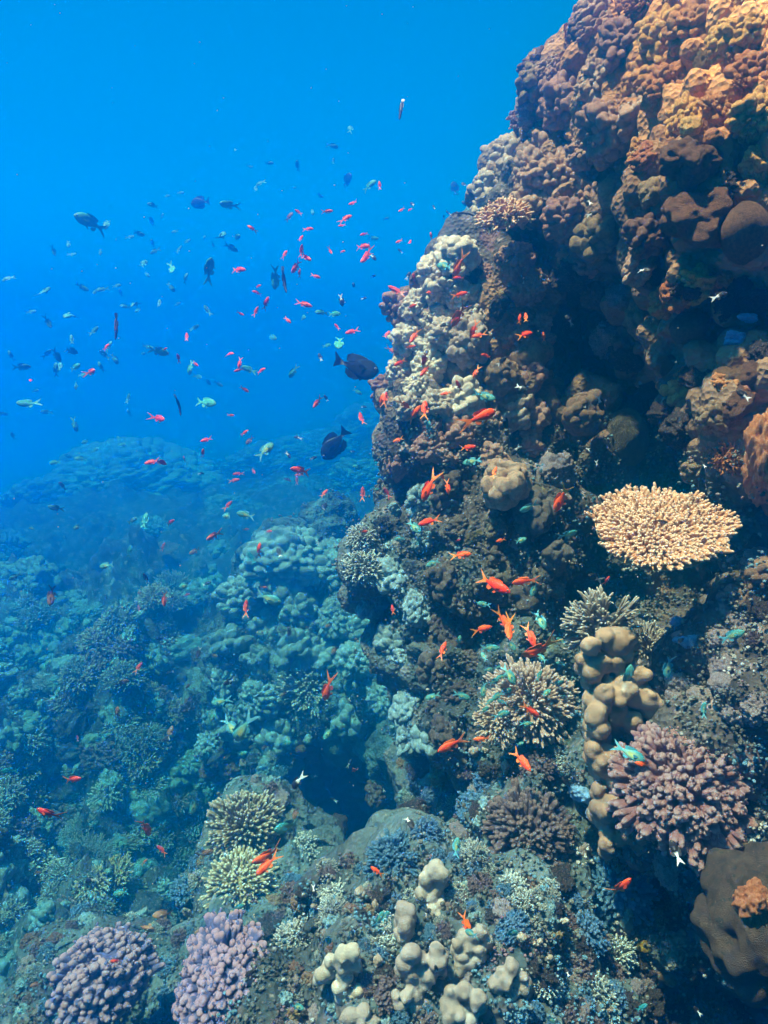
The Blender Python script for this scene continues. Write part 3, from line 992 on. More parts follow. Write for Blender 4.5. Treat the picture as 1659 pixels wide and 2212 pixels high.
bigbranch('staghorn_coral', cauliflower(33, 190, 4, .07, .8, 0, .62, .15, .42), 'blush', 1155, 1510, 230, 'pale bushy staghorn coral with green fish gathered over it', 'the pale bushy staghorn coral', 2.55, .55, .55, .2)
bigbranch('staghorn_coral', cauliflower(34, 110, 4, .085, .65, 0, .6, .1, .42), 'blush', 1085, 1550, 130, 'low pale staghorn lobe at the foot of the bushy one', None, 2.5, .5, .55, .2)
bigbranch('staghorn_coral', cauliflower(35, 150, 3, .075, .85, 0, .6, .1, .42), 'greybush', 665, 1490, 155, 'round teal-grey staghorn bush under the mound with an orange fish over it', 'the round grey staghorn bush', None, .6, .5, .2)
bigbranch('staghorn_coral', bush(6, 100, 4, .05, .9), 'greybush', 785, 1225, 110, 'lacy pale staghorn bush between the mound and the wall foot', 'the lacy staghorn bush by the wall foot', None, .4, .6, .2)
bigbranch('staghorn_coral', bush(8, 90, 4, .05, .9), 'greybush', 780, 1160, 80, 'pale upright staghorn bush where wall and far slope meet', None, None, .4, .6, .2)
bigbranch('staghorn_coral', cauliflower(36, 140, 3, .08, .7, 0, .66, .1, .44), 'greybush', 640, 2030, 110, 'dark rounded staghorn bush behind the grooved lilac coral', 'the dark rounded staghorn bush', None, .5, .6, .2)
bigbranch('staghorn_coral', bush(10, 90, 3, .055, .6), 'table', 1090, 468, 140, 'tan staghorn plate jutting from the outer edge of the wall', 'the small staghorn plate on the wall edge', 3.0, .3, .8, .1)
v, f, t = fingers(3)
bigbranch('finger_coral', (v, f, t), 'soft', 1295, 1350, 200, 'grey-brown soft coral of long fingers fanning out under the table coral', 'the grey finger coral', 2.3, .35, .5, .2)
v, f, t = fingers(5)
bigbranch('finger_coral', (v, f, t), 'soft', 1400, 1395, 130, 'smaller grey finger coral half hidden behind the tall knobby column', None, 2.35, .35, .5, .2)

def mass(kind, data, mk, px, py, w, label, words=None, d=None, sz=(1, 1, 1), tow=.3, up=.5, sink=.3, cat='coral', hr=.5, spin=0):
    h = ray(px, py)
    pt = Vector(h[0]) if d is None or (h and pix(h[0])[2] < d) else P(px, py, d)
    s = w * pix(pt)[2] / F / 2
    z = facing(h[1] if h else -VIEW, up, tow)
    o = own(kind, data, mk, pt - z * s * sink, (s * sz[0], s * sz[1], s * sz[2]), z, spin)
    tag(o, label, cat)
    hero(px, py, w * hr, words)
    return o

mass('mound_coral', knobs(301, 34, .5, 6, .28, 1.35), 'mound', 1690, 1990, 340, 'huge smooth grey-brown mound coral cut off by the edge, lower down', 'the huge smooth mound coral', 1.62, (1, 1, 1.0), .3, .3, .1)
mass('encrusting_coral', boulder(302, 5, .3, .12), 'orange', 1630, 1945, 120, 'rough orange-pink coral growing on the huge smooth mound', None, 1.40, (.8, .7, 1.1), .3, .5, .2)
mass('dome_coral', knobs(303, 30, .5, 6, .38, 1.4), 'dome', 1480, 365, 150, 'smooth brown dome coral with a skirt, upper of the two big domes', 'the upper smooth brown dome', 2.28, (1, 1, .85), .5, .45, -.25)
mass('dome_coral', knobs(304, 26, .5, 6, .38, 1.4), 'dome', 1500, 485, 170, 'smooth brown dome coral under the upper dome, flat-topped', 'the lower smooth brown dome', 2.27, (1, 1, .8), .5, .45, -.25)
mass('dome_coral', knobs(305, 5, .12, 4, .08, 1.8), 'dome', 1610, 510, 130, 'reddish smooth dome coral beside the lower brown dome', None, 2.12, (.8, .8, 1.1), .3, .6, -.1)
mass('dome_coral', knobs(306, 14, .3, 5, .2, 1.5), 'orange', 1540, 305, 52, 'small orange ball coral resting over the upper brown dome', None, 2.22, (1, 1, 1), .4, .5, -.3)
mass('dome_coral', knobs(307, 14, .3, 5, .2, 1.5), 'orange', 1490, 285, 56, 'orange rounded coral beside the small ball, shaded below', None, 2.25, (1, 1, .9), .4, .5, -.3)
mass('encrusting_coral', boulder(308, 5, .22, .10), 'dome', 1525, 145, 90, 'tall brown smooth slab coral on the bright top of the wall', 'the brown slab near the wall top', 2.42, (.75, .6, 1.3), .2, .8, .2)
mass('lobed_coral', knobs(309, 60, .75, 6, .12, 1.3), 'porites', 1262, 890, 105, 'round dark lobed ball coral beside the cave', 'the round ball coral by the cave', 3.0, (1, 1, 1), .3, .4, .1)
mass('brain_coral', knobs(310, 7, .2, 6, .12, 1.6), 'brain', 1352, 940, 125, 'tall dim brain coral with fine ridges inside the cave', 'the ridged brain coral in the cave', 3.15, (.9, .8, 1.25), .2, .6, .1)
mass('brain_coral', knobs(311, 7, .2, 4, .1, 1.6), 'brain', 1490, 705, 90, 'low brown ridged coral sitting on the buttress beside the cave', 'the ridged coral on the buttress', 2.2, (1, 1, .75), .2, .7, .1)
mass('encrusted_rock', boulder(312, 5, .25, .14), 'crust', 1205, 1015, 105, 'rough yellowish-brown rubble lump under the ball coral', 'the rough brown lump', 2.95, (1, 1, 1.1), .3, .4, .2, 'rock')
mass('lobed_coral', knobs(313, 34, 1.0, 6, .2, 1.3), 'tan', 1090, 1045, 125, 'pale lobed coral with an orange fish on its upper edge', 'the pale lobed coral at mid wall', 2.82, (1, 1, .95), .4, .4, .2)
mass('lobed_coral', knobs(314, 46, .9, 6, .25, 1.3), 'deep', 1155, 1110, 125, 'dark lobed coral just below the pale lobed one', None, 2.85, (1, 1, 1.1), .4, .4, .2)
mass('lobed_coral', knobs(315, 30, .7, 6, .2, 1.4), 'deep', 1205, 1200, 85, 'dark egg-shaped lobed coral under the hanging table coral', 'the egg-shaped dark coral', 2.8, (.85, .85, 1.35), .3, .6, .2)
mass('lobed_coral', knobs(316, 64, 1.2, 6, .3, 1.15), 'pale', 1010, 742, 130, 'big pale many-lobed coral with two orange fish before it', 'the big pale many-lobed coral', 3.1, (1, 1, .95), .4, .4, .25)
mass('lobed_coral', knobs(317, 60, .95, 6, .2, 1.25), 'porites', 1085, 815, 105, 'brown many-lobed tower coral right of the big pale one', None, 3.12, (.9, .9, 1.2), .4, .5, .2)
mass('lobed_coral', knobs(318, 60, 1.2, 6, .3, 1.15), 'cream', 985, 545, 110, 'whitish sunlit lobed coral on the step of the wall', 'the whitish sunlit coral on the step', 3.15, (1, 1, .8), .4, .5, .25)
mass('lobed_coral', knobs(319, 56, 1.2, 6, .3, 1.15), 'cream', 935, 620, 90, 'whitish lobed coral one step down along the wall edge', None, 3.2, (1, 1, .85), .4, .5, .25)
mass('lobed_coral', knobs(320, 40, .95, 6, .2, 1.3), 'porites', 1290, 505, 120, 'brown lobed coral of rounded heads hanging over the cave', 'the brown lobed coral over the cave', 2.95, (1, 1, .9), .4, .4, .25)
mass('lobed_coral', knobs(321, 30, .6, 6, .2, 1.4), 'porites', 1335, 395, 110, 'broad brown lumpy coral above the cave mouth', 'the broad lumpy coral above the cave', 2.95, (1.1, 1, .8), .4, .4, .25)
mass('lobed_coral', knobs(322, 24, .6, 6, .2, 1.4), 'porites', 1405, 410, 75, 'brown lumpy coral between the broad one and the domes', None, 2.75, (1, 1, .9), .4, .4, .25)
mass('lobed_coral', knobs(323, 60, 1.0, 6, .2, 1.2), 'porites', 1540, 900, 105, 'olive cluster coral of small balls on the buttress foot', 'the olive ball cluster', 2.15, (.9, .9, 1.2), .3, .5, .2)
mass('lobed_coral', knobs(324, 40, 1.0, 6, .2, 1.2), 'porites', 1510, 1000, 85, 'dark ball cluster coral above the table coral', None, 2.3, (1, 1, .9), .3, .5, .2)
mass('encrusting_coral', boulder(325, 5, .25, .10), 'orange', 1665, 975, 170, 'orange-brown rough coral mass cut by the edge beside the olive cluster', 'the orange mass at the edge', 1.98, (.75, .75, 1.5), .2, .8, .15)
mass('lobed_coral', knobs(326, 60, 1.0, 6, .25, 1.2), 'orange', 1640, 360, 110, 'orange knobby coral at the edge beside the upper brown dome', None, 2.05, (.8, .8, 1.3), .3, .5, .2)
mass('blue_sponge', boulder(327, 4, .35, .06), 'bluesponge', 1255, 1715, 72, 'bright blue sponge beside the lobed corals, upper part wrinkled', 'the bright blue sponge', 2.15, (.85, .7, 1.25), .5, .5, .2, 'sponge')
mass('blue_sponge', boulder(328, 4, .35, .06), 'bluesponge', 1278, 1760, 44, 'small bright blue sponge under the bigger one', None, 2.1, (.7, .6, 1.4), .5, .5, .2, 'sponge')
mass('blue_sponge', boulder(329, 4, .4, .06), 'bluesponge', 1590, 730, 62, 'pale blue sponge on the buttress below the lower dome', None, 2.08, (.9, .5, 1.1), .5, .4, .2, 'sponge')
mass('blue_sponge', boulder(330, 4, .4, .06), 'bluesponge', 1615, 685, 48, 'pale blue sponge patch above its larger twin on the buttress', None, 2.07, (1, .5, .9), .5, .4, .2, 'sponge')
mass('blue_sponge', boulder(331, 4, .4, .06), 'bluesponge', 1490, 1385, 72, 'dusky blue sponge in the shade behind the tall knobby column', 'the dusky blue sponge', 2.2, (1, .6, .8), .5, .4, .2, 'sponge')
mass('blue_sponge', boulder(332, 4, .4, .06), 'bluesponge', 1468, 1345, 50, 'dusky blue sponge lobe over the larger dusky one', None, 2.22, (.9, .6, 1), .5, .4, .2, 'sponge')
mass('yellow_sponge', boulder(333, 4, .4, .08), 'sponge', 1575, 250, 44, 'yellow sponge on the sunlit top of the wall', None, None, (1, .7, .8), .5, .4, .2, 'sponge')
mass('yellow_sponge', boulder(334, 4, .4, .08), 'sponge', 1392, 2045, 40, 'dim yellow sponge in the shade near the dark blue coral', None, None, (1, .7, .7), .5, .4, .2, 'sponge')
mass('encrusted_rock', boulder(335, 5, .25, .14), 'crust', 1560, 1375, 76, 'pinkish encrusted stone below the table coral', 'the pinkish stone', None, (1, .8, .8), .4, .4, .25, 'rock')
mass('encrusted_rock', boulder(336, 5, .25, .14), 'crust', 1565, 1440, 90, 'pale pink encrusted stone with a green fish in front', None, None, (1, .8, .8), .4, .4, .25, 'rock')
mass('encrusted_rock', boulder(337, 5, .12, .05), 'crust', 1518, 1500, 64, 'smooth oval tan stone beside the tall knobby column', None, None, (1.1, .8, .75), .4, .4, .2, 'rock')
mass('encrusted_rock', boulder(338, 5, .15, .05), 'crust', 1562, 1475, 70, 'whitish oval stone above the smooth tan one', None, None, (1.1, .8, .7), .4, .4, .2, 'rock')
mass('encrusted_rock', boulder(339, 5, .2, .08), 'crust', 985, 1800, 76, 'grey angular stone behind the dull purple coral', None, None, (1, .8, .8), .4, .4, .3, 'rock')
# the mid mound's big rough heads and the far ridge
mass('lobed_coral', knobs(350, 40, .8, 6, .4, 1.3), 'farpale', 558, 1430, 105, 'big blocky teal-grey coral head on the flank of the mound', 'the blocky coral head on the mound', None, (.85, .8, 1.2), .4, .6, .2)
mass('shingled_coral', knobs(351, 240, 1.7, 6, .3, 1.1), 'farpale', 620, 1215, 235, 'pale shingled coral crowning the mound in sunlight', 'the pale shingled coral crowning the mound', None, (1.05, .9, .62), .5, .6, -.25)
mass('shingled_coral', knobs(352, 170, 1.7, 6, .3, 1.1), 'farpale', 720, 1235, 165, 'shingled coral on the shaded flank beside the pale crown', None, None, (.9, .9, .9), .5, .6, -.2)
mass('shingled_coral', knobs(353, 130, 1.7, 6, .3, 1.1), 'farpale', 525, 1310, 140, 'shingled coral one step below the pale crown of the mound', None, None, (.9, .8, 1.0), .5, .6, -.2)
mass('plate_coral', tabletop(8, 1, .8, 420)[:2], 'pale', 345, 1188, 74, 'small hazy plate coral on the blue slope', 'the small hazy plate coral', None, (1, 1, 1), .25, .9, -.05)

def ridge(px, py, wpx, hpx, d, seed, n, label, words):
    d *= FAR
    s = wpx * d / F / 2
    v, f = knobs(seed, n, 1.7, 7, .22, 1.1)
    v2, f2 = v * np.array((1, .8, hpx / wpx * 2)), f
    o = own('reef_mound', (v2, f2), 'farpale', P(px, py, d), s, Vector((0, 0, 1)))
    tag(o, label, 'coral')
    hero(px, py, wpx * .42, words)
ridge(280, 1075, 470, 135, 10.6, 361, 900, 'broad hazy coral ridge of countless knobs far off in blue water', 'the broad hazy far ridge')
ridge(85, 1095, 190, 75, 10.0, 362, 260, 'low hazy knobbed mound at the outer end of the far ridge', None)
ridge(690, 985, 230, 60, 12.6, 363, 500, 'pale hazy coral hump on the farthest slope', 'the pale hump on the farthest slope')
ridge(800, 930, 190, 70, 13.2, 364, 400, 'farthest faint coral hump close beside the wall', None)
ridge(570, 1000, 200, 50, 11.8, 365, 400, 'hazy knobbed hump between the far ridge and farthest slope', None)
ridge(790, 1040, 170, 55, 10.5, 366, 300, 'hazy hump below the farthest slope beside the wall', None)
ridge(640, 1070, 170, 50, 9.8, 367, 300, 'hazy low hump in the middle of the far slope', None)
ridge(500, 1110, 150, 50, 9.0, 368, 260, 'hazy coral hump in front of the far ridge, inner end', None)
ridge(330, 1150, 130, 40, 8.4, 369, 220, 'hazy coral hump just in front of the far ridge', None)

LAND += [('the cave', 1310, 760), ('the dark hollow under the mound', 740, 1740), ('the step in the wall edge', 1000, 520), ('the dark hole at the bottom', 1400, 2140),
         ('the foot of the wall', 850, 1560), ('the wall top', 1330, 60), ('the upper wall face', 1190, 300), ('the lower wall face', 960, 1350), ('the wall edge', 870, 820)]

# ------------------------------------------------------------------ everything else that grows on the rock
def free(px, py, r):
    return all((px - a) ** 2 + (py - b) ** 2 > (c + r * .15) ** 2 for a, b, c in HERO)

WALLCOUNT = 0
def pick(opts):
    t = random.random() * sum(o[0] for o in opts)
    for o in opts:
        t -= o[0]
        if t <= 0:
            return o
    return opts[-1]

for (bx, by, bw, wd) in ((1245, 150, 150, 'top'), (1300, 80, 140, 'top'), (1180, 215, 140, 'outer'), (1255, 265, 160, 'middle'), (1140, 300, 140, 'outer'), (1085, 335, 130, 'outer'), (1200, 360, 150, 'middle'), (1045, 400, 120, 'outer'),
                         (1130, 420, 130, 'middle'), (1210, 455, 120, 'lower'), (1330, 250, 150, 'inner'), (1360, 140, 150, 'top'), (1025, 445, 90, 'outer'), (1440, 60, 150, 'top'), (1500, 40, 140, 'top'), (1590, 60, 150, 'top'), (1630, 150, 140, 'sunny'), (1430, 170, 120, 'sunny'), (1600, 240, 130, 'sunny')):
    bx += 45 if by < 320 and bx < 1420 else 15
    coral('shingle', 'orange' if bx > 1380 else 'pale' if bx < 1120 else 'tan', bx, by, bw, 'shingled_coral', wd + ' broad sheet of ' + ('orange' if bx > 1420 else 'brown') + ' knobs', 'coral', 'corals and stones crowding the reef wall', .35, .35, .35, (1, 1, .9))
    HERO.append((bx, by, bw * .3))
for (bx, by, bw) in ((935, 580, 100), (905, 650, 100), (880, 720, 90), (955, 690, 100), (870, 800, 90), (930, 790, 100), (880, 880, 90), (945, 870, 100), (1000, 850, 110), (1060, 900, 110), (1010, 660, 90), (1000, 940, 110), (920, 960, 100), (870, 1010, 90), (1110, 890, 100), (1150, 960, 110), (1060, 980, 100),
                     (900, 1080, 100), (980, 1060, 110), (1000, 1140, 110), (920, 1170, 110), (1060, 1180, 110), (860, 1230, 90), (960, 1250, 110), (1050, 1270, 110), (900, 1320, 100), (1000, 1360, 110), (1080, 1340, 100), (860, 1420, 90), (940, 1440, 110), (890, 1520, 100), (1000, 1500, 100), (970, 1590, 90)):
    k = random.uniform(.85, 1.15)
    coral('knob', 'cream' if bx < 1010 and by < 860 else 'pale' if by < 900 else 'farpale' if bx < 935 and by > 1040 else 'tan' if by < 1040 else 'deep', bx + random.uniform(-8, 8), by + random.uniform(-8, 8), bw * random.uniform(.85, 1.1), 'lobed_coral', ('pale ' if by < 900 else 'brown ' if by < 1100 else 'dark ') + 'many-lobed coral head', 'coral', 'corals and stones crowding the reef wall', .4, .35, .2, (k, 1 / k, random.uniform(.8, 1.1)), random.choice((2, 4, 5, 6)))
    HERO.append((bx, by, bw * .3))
for (bx, by) in ((975, 545), (1015, 560), (930, 600), (965, 625), (1000, 640), (900, 660), (935, 690), (880, 730), (915, 755), (865, 800), (900, 830), (960, 720), (1015, 700)):
    coral('shingle', 'cream', bx, by, random.uniform(70, 92), 'shingled_coral', 'whitish knobby coral', 'coral', 'corals and stones crowding the reef wall', .4, .5, .1)
    HERO.append((bx, by, 24))
for (bx, by, bw) in ((500, 1385, 90), (560, 1340, 110), (640, 1315, 110), (720, 1330, 110), (790, 1345, 95), (480, 1470, 90), (640, 1400, 110), (705, 1420, 110), (775, 1425, 100), (840, 1385, 90), (605, 1590, 100), (530, 1580, 90), (760, 1560, 90), (830, 1500, 100), (560, 1510, 95)):
    k = random.uniform(.85, 1.15)
    coral(random.choice(('knob', 'knob', 'shingle')), 'farpale', bx + random.uniform(-8, 8), by, bw * random.uniform(.9, 1.15), 'lobed_coral', 'teal-grey lobed head', 'coral', 'corals and stones crowding the reef wall', .5, .4, .15, (k, 1 / k, random.uniform(.85, 1.15)), random.choice((2, 3)))
    HERO.append((bx, by, bw * .3))
STEP = 47
for gy in np.arange(4, 2212, STEP * .8):
    for gx in np.arange(400, 1659, STEP):
        px, py = gx + random.uniform(-.5, .5) * STEP, gy + random.uniform(-.5, .5) * STEP * .8
        h = ray(px, py)
        if h is None or h[3] != 'wall':
            continue
        w = random.uniform(60, 118)
        if not free(px, py, w):
            continue
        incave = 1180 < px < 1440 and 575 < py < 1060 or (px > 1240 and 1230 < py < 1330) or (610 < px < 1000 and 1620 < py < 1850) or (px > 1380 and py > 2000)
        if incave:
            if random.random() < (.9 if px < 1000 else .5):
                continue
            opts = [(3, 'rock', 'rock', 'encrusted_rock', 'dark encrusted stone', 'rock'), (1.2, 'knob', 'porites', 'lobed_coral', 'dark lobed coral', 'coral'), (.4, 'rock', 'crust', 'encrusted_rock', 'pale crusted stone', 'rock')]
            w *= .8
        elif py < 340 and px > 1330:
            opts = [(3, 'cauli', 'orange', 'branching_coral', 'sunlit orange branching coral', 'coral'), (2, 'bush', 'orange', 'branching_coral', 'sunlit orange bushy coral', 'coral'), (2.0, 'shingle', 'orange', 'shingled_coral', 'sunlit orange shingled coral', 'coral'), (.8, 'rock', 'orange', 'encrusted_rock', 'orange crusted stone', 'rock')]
            w *= .95
        elif py < 520 and px < 1420:
            opts = [(4, 'shingle', 'cream' if px < 1080 else 'pale' if px < 1150 else 'tan' if px < 1300 else 'porites', 'shingled_coral', 'brown shingled coral', 'coral'), (2, 'knob', 'porites', 'lobed_coral', 'brown lobed coral', 'coral'), (.3, 'rock', 'crust', 'encrusted_rock', 'pale crusted stone', 'rock')]
            w *= 1.15
        elif px > 1420 and py < 1080:
            opts = [(1.5, 'rock', 'rock', 'encrusted_rock', 'brown encrusted stone', 'rock'), (1.3, 'knob', 'orange', 'lobed_coral', 'orange-brown lobed coral', 'coral'), (1, 'dome', 'dome', 'dome_coral', 'small brown dome coral', 'coral'), (.6, 'bush', 'orange', 'branching_coral', 'orange bushy coral', 'coral')]
        elif 470 < px < 800 and 1120 < py < 1300:
            opts = [(5, 'shingle', 'farpale', 'shingled_coral', 'sunlit pale shingled coral', 'coral'), (1.2, 'knob', 'farpale', 'lobed_coral', 'sunlit pale lobed coral', 'coral'), (.7, 'bush', 'greybush', 'branching_coral', 'grey bushy coral', 'coral')]
        elif px < 870 and 1100 < py < 1700:
            opts = [(2, 'shingle', 'farpale', 'shingled_coral', 'teal-lit shingled coral', 'coral'), (1.5, 'knob', 'porites', 'lobed_coral', 'dark lobed coral', 'coral'), (1.2, 'rock', 'floor', 'encrusted_rock', 'rough grey stone', 'rock'), (1.0, 'bush', 'greybush', 'branching_coral', 'grey bushy coral', 'coral'), (.8, 'club', 'farpale', 'club_coral', 'pale stubby club coral', 'coral')]
            w *= .85
        elif py < 1000:
            pale = px < 1010
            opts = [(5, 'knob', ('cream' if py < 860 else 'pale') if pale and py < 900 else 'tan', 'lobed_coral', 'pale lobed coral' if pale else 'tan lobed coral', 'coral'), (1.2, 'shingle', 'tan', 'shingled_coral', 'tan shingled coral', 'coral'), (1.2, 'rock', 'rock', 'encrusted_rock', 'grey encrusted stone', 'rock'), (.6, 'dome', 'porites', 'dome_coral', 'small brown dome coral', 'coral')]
            w *= .9
        elif py < 1600 and px < 1260:
            pm = 'farpale' if px < 935 else 'deep'
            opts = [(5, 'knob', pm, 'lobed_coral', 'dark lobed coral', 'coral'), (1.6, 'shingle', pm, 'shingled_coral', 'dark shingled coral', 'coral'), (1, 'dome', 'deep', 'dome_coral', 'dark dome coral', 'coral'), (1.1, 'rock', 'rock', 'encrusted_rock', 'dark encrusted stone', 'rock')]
        elif px > 1420 and py < 1680:
            opts = [(3, 'rock', 'crust', 'encrusted_rock', 'pinkish rubble stone', 'rock'), (1.2, 'rock', 'rock', 'encrusted_rock', 'brown rubble stone', 'rock'), (.8, 'bush', 'dullpink', 'branching_coral', 'small purplish bushy coral', 'coral'), (.7, 'knob', 'crust', 'lobed_coral', 'pinkish lobed coral', 'coral')]
            w *= .75
        else:
            opts = [(2, 'rock', 'rock', 'encrusted_rock', 'dark encrusted stone', 'rock'), (1.5, 'bush', 'greybush', 'branching_coral', 'small grey bushy coral', 'coral'), (1.2, 'cauli', 'dullpink', 'branching_coral', 'small dull purple coral', 'coral'), (.7, 'cauli', 'blue', 'branching_coral', 'small blue coral tuft', 'coral'), (1.2, 'club', 'pale', 'club_coral', 'pale stubby club coral', 'coral'), (.8, 'rock', 'crust', 'encrusted_rock', 'pale crusted stone', 'rock')]
            w *= .8
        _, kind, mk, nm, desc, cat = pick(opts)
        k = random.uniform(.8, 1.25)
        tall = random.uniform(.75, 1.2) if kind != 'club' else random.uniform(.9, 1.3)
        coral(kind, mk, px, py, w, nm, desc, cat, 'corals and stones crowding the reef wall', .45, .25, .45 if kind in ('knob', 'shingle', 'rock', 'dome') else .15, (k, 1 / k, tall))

STEP = 34
for gy in np.arange(1640, 2212, STEP * .8):
    for gx in np.arange(4, 1659, STEP):
        px, py = gx + random.uniform(-.5, .5) * STEP, gy + random.uniform(-.5, .5) * STEP * .8
        h = ray(px, py)
        if h is None or h[3] != 'wall' or (610 < px < 860 and py < 1830) or (px > 1380 and py > 1990) or not free(px, py, 10) or random.random() < .25:
            continue
        _, kind, mk, nm, desc, cat = pick([(2, 'bush', 'greybush', 'tuft_coral', 'tiny grey coral tuft', 'coral'), (2, 'cauli', 'blue', 'tuft_coral', 'tiny blue coral tuft', 'coral'), (1.3, 'cauli', 'dullpink', 'tuft_coral', 'tiny purplish coral tuft', 'coral'),
                                           (1.2, 'knob', 'farpale', 'nub_coral', 'tiny pale lobed coral', 'coral'), (1, 'shingle', 'porites', 'nub_coral', 'tiny brown lobed coral', 'coral'), (.8, 'rock', 'crust', 'nub_coral', 'tiny crusted nub', 'coral')])
        coral(kind, mk, px, py, random.uniform(26, 54), nm, desc, cat, 'tiny corals packed on the lower slope', .5, .3, .25)
STEP = 48
for gy in np.concatenate([np.arange(900, 1200, STEP * .5), np.arange(1200, 2212, STEP * .72)]):
    for gx in np.arange(-20, 900, STEP):
        px, py = gx + random.uniform(-.5, .5) * STEP, gy + random.uniform(-.5, .5) * STEP * .72
        h = ray(px, py)
        if h is None or h[3] != 'floor':
            continue
        d = pix(h[0])[2]
        if 590 < px < 1000 and 1600 < py < 1880:
            continue
        w = random.uniform(44, 110) * (1.0 if d < 13 else .72)
        if not free(px, py, w) or d > 30:
            continue
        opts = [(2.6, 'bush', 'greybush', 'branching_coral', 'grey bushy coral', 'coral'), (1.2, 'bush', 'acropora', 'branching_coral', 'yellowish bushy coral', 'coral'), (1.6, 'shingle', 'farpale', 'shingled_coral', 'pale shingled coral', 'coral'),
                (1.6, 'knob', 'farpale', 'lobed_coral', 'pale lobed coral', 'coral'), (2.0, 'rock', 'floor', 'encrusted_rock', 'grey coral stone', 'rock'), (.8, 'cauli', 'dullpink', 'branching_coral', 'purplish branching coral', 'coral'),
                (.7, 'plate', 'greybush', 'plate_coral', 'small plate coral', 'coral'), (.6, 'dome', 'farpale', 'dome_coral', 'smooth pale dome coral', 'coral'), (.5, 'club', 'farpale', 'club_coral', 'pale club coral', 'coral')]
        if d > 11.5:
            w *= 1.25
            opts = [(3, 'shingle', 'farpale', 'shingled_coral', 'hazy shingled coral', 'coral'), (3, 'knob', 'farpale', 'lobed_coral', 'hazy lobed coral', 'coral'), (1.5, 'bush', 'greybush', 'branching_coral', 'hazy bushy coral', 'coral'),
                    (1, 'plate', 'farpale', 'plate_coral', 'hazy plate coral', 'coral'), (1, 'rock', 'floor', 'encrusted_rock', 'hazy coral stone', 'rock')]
        _, kind, mk, nm, desc, cat = pick(opts)
        k = random.uniform(.8, 1.25)
        coral(kind, mk, px, py, w, nm, desc, cat, 'corals and stones scattered over the blue slope', .75, .15, .35 if kind in ('knob', 'shingle', 'rock', 'dome') else (-.02 if kind == 'plate' else .1), (k, 1 / k, random.uniform(.7, 1.1)))

# turf: short stubs and nubs growing between the corals, beyond counting
C_, R_ = [], []
for k in range(15000):
    px, py = random.uniform(0, 1659), random.uniform(0, 2212)
    h = ray(px, py)
    if h is None:
        continue
    d = pix(h[0])[2]
    if d > 12 or h[0].z > -.25 or (590 < px < 900 and 1600 < py < 1850):
        continue
    kf = .5 + d * .17
    for j in range(random.choice((2, 3, 4, 6))):
        C_.append(Vector(h[0]) + Vector(RNG.normal(0, .016, 3)) * kf + Vector(h[1]) * .002)
        R_.append(random.uniform(.0025, .0085) * kf)
U1, F1 = ICO[1]
C_, R_ = np.array([c[:] for c in C_]), np.array(R_)
v = (C_[:, None, :] + U1[None] * (R_[:, None] * RNG.uniform(.75, 1.25, (len(R_), 3)))[:, None, :]).reshape(-1, 3)
f = [(F1[None] + (np.arange(len(R_)) * len(U1))[:, None, None]).reshape(-1, 3)]
o = link('reef_turf', build_mesh('reef_turf', v, f, M['turf'], True))
o['kind'] = 'stuff'
o['label'] = 'short algae turf and coral nubs coating the rock'

# ------------------------------------------------------------------ fish
def fin(outline, th=.006):
    """thin solid fin from an outline in the x-z plane"""
    o = np.array(outline, float)
    n = len(o)
    V_ = np.concatenate([np.stack([o[:, 0], np.full(n, th), o[:, 1]], 1), np.stack([o[:, 0], np.full(n, -th), o[:, 1]], 1)])
    top = np.arange(n)[::-1][None]
    bot = (np.arange(n) + n)[None]
    side = np.array([(i, (i + 1) % n, n + (i + 1) % n, n + i) for i in range(n)])
    return V_, [top, bot, side]

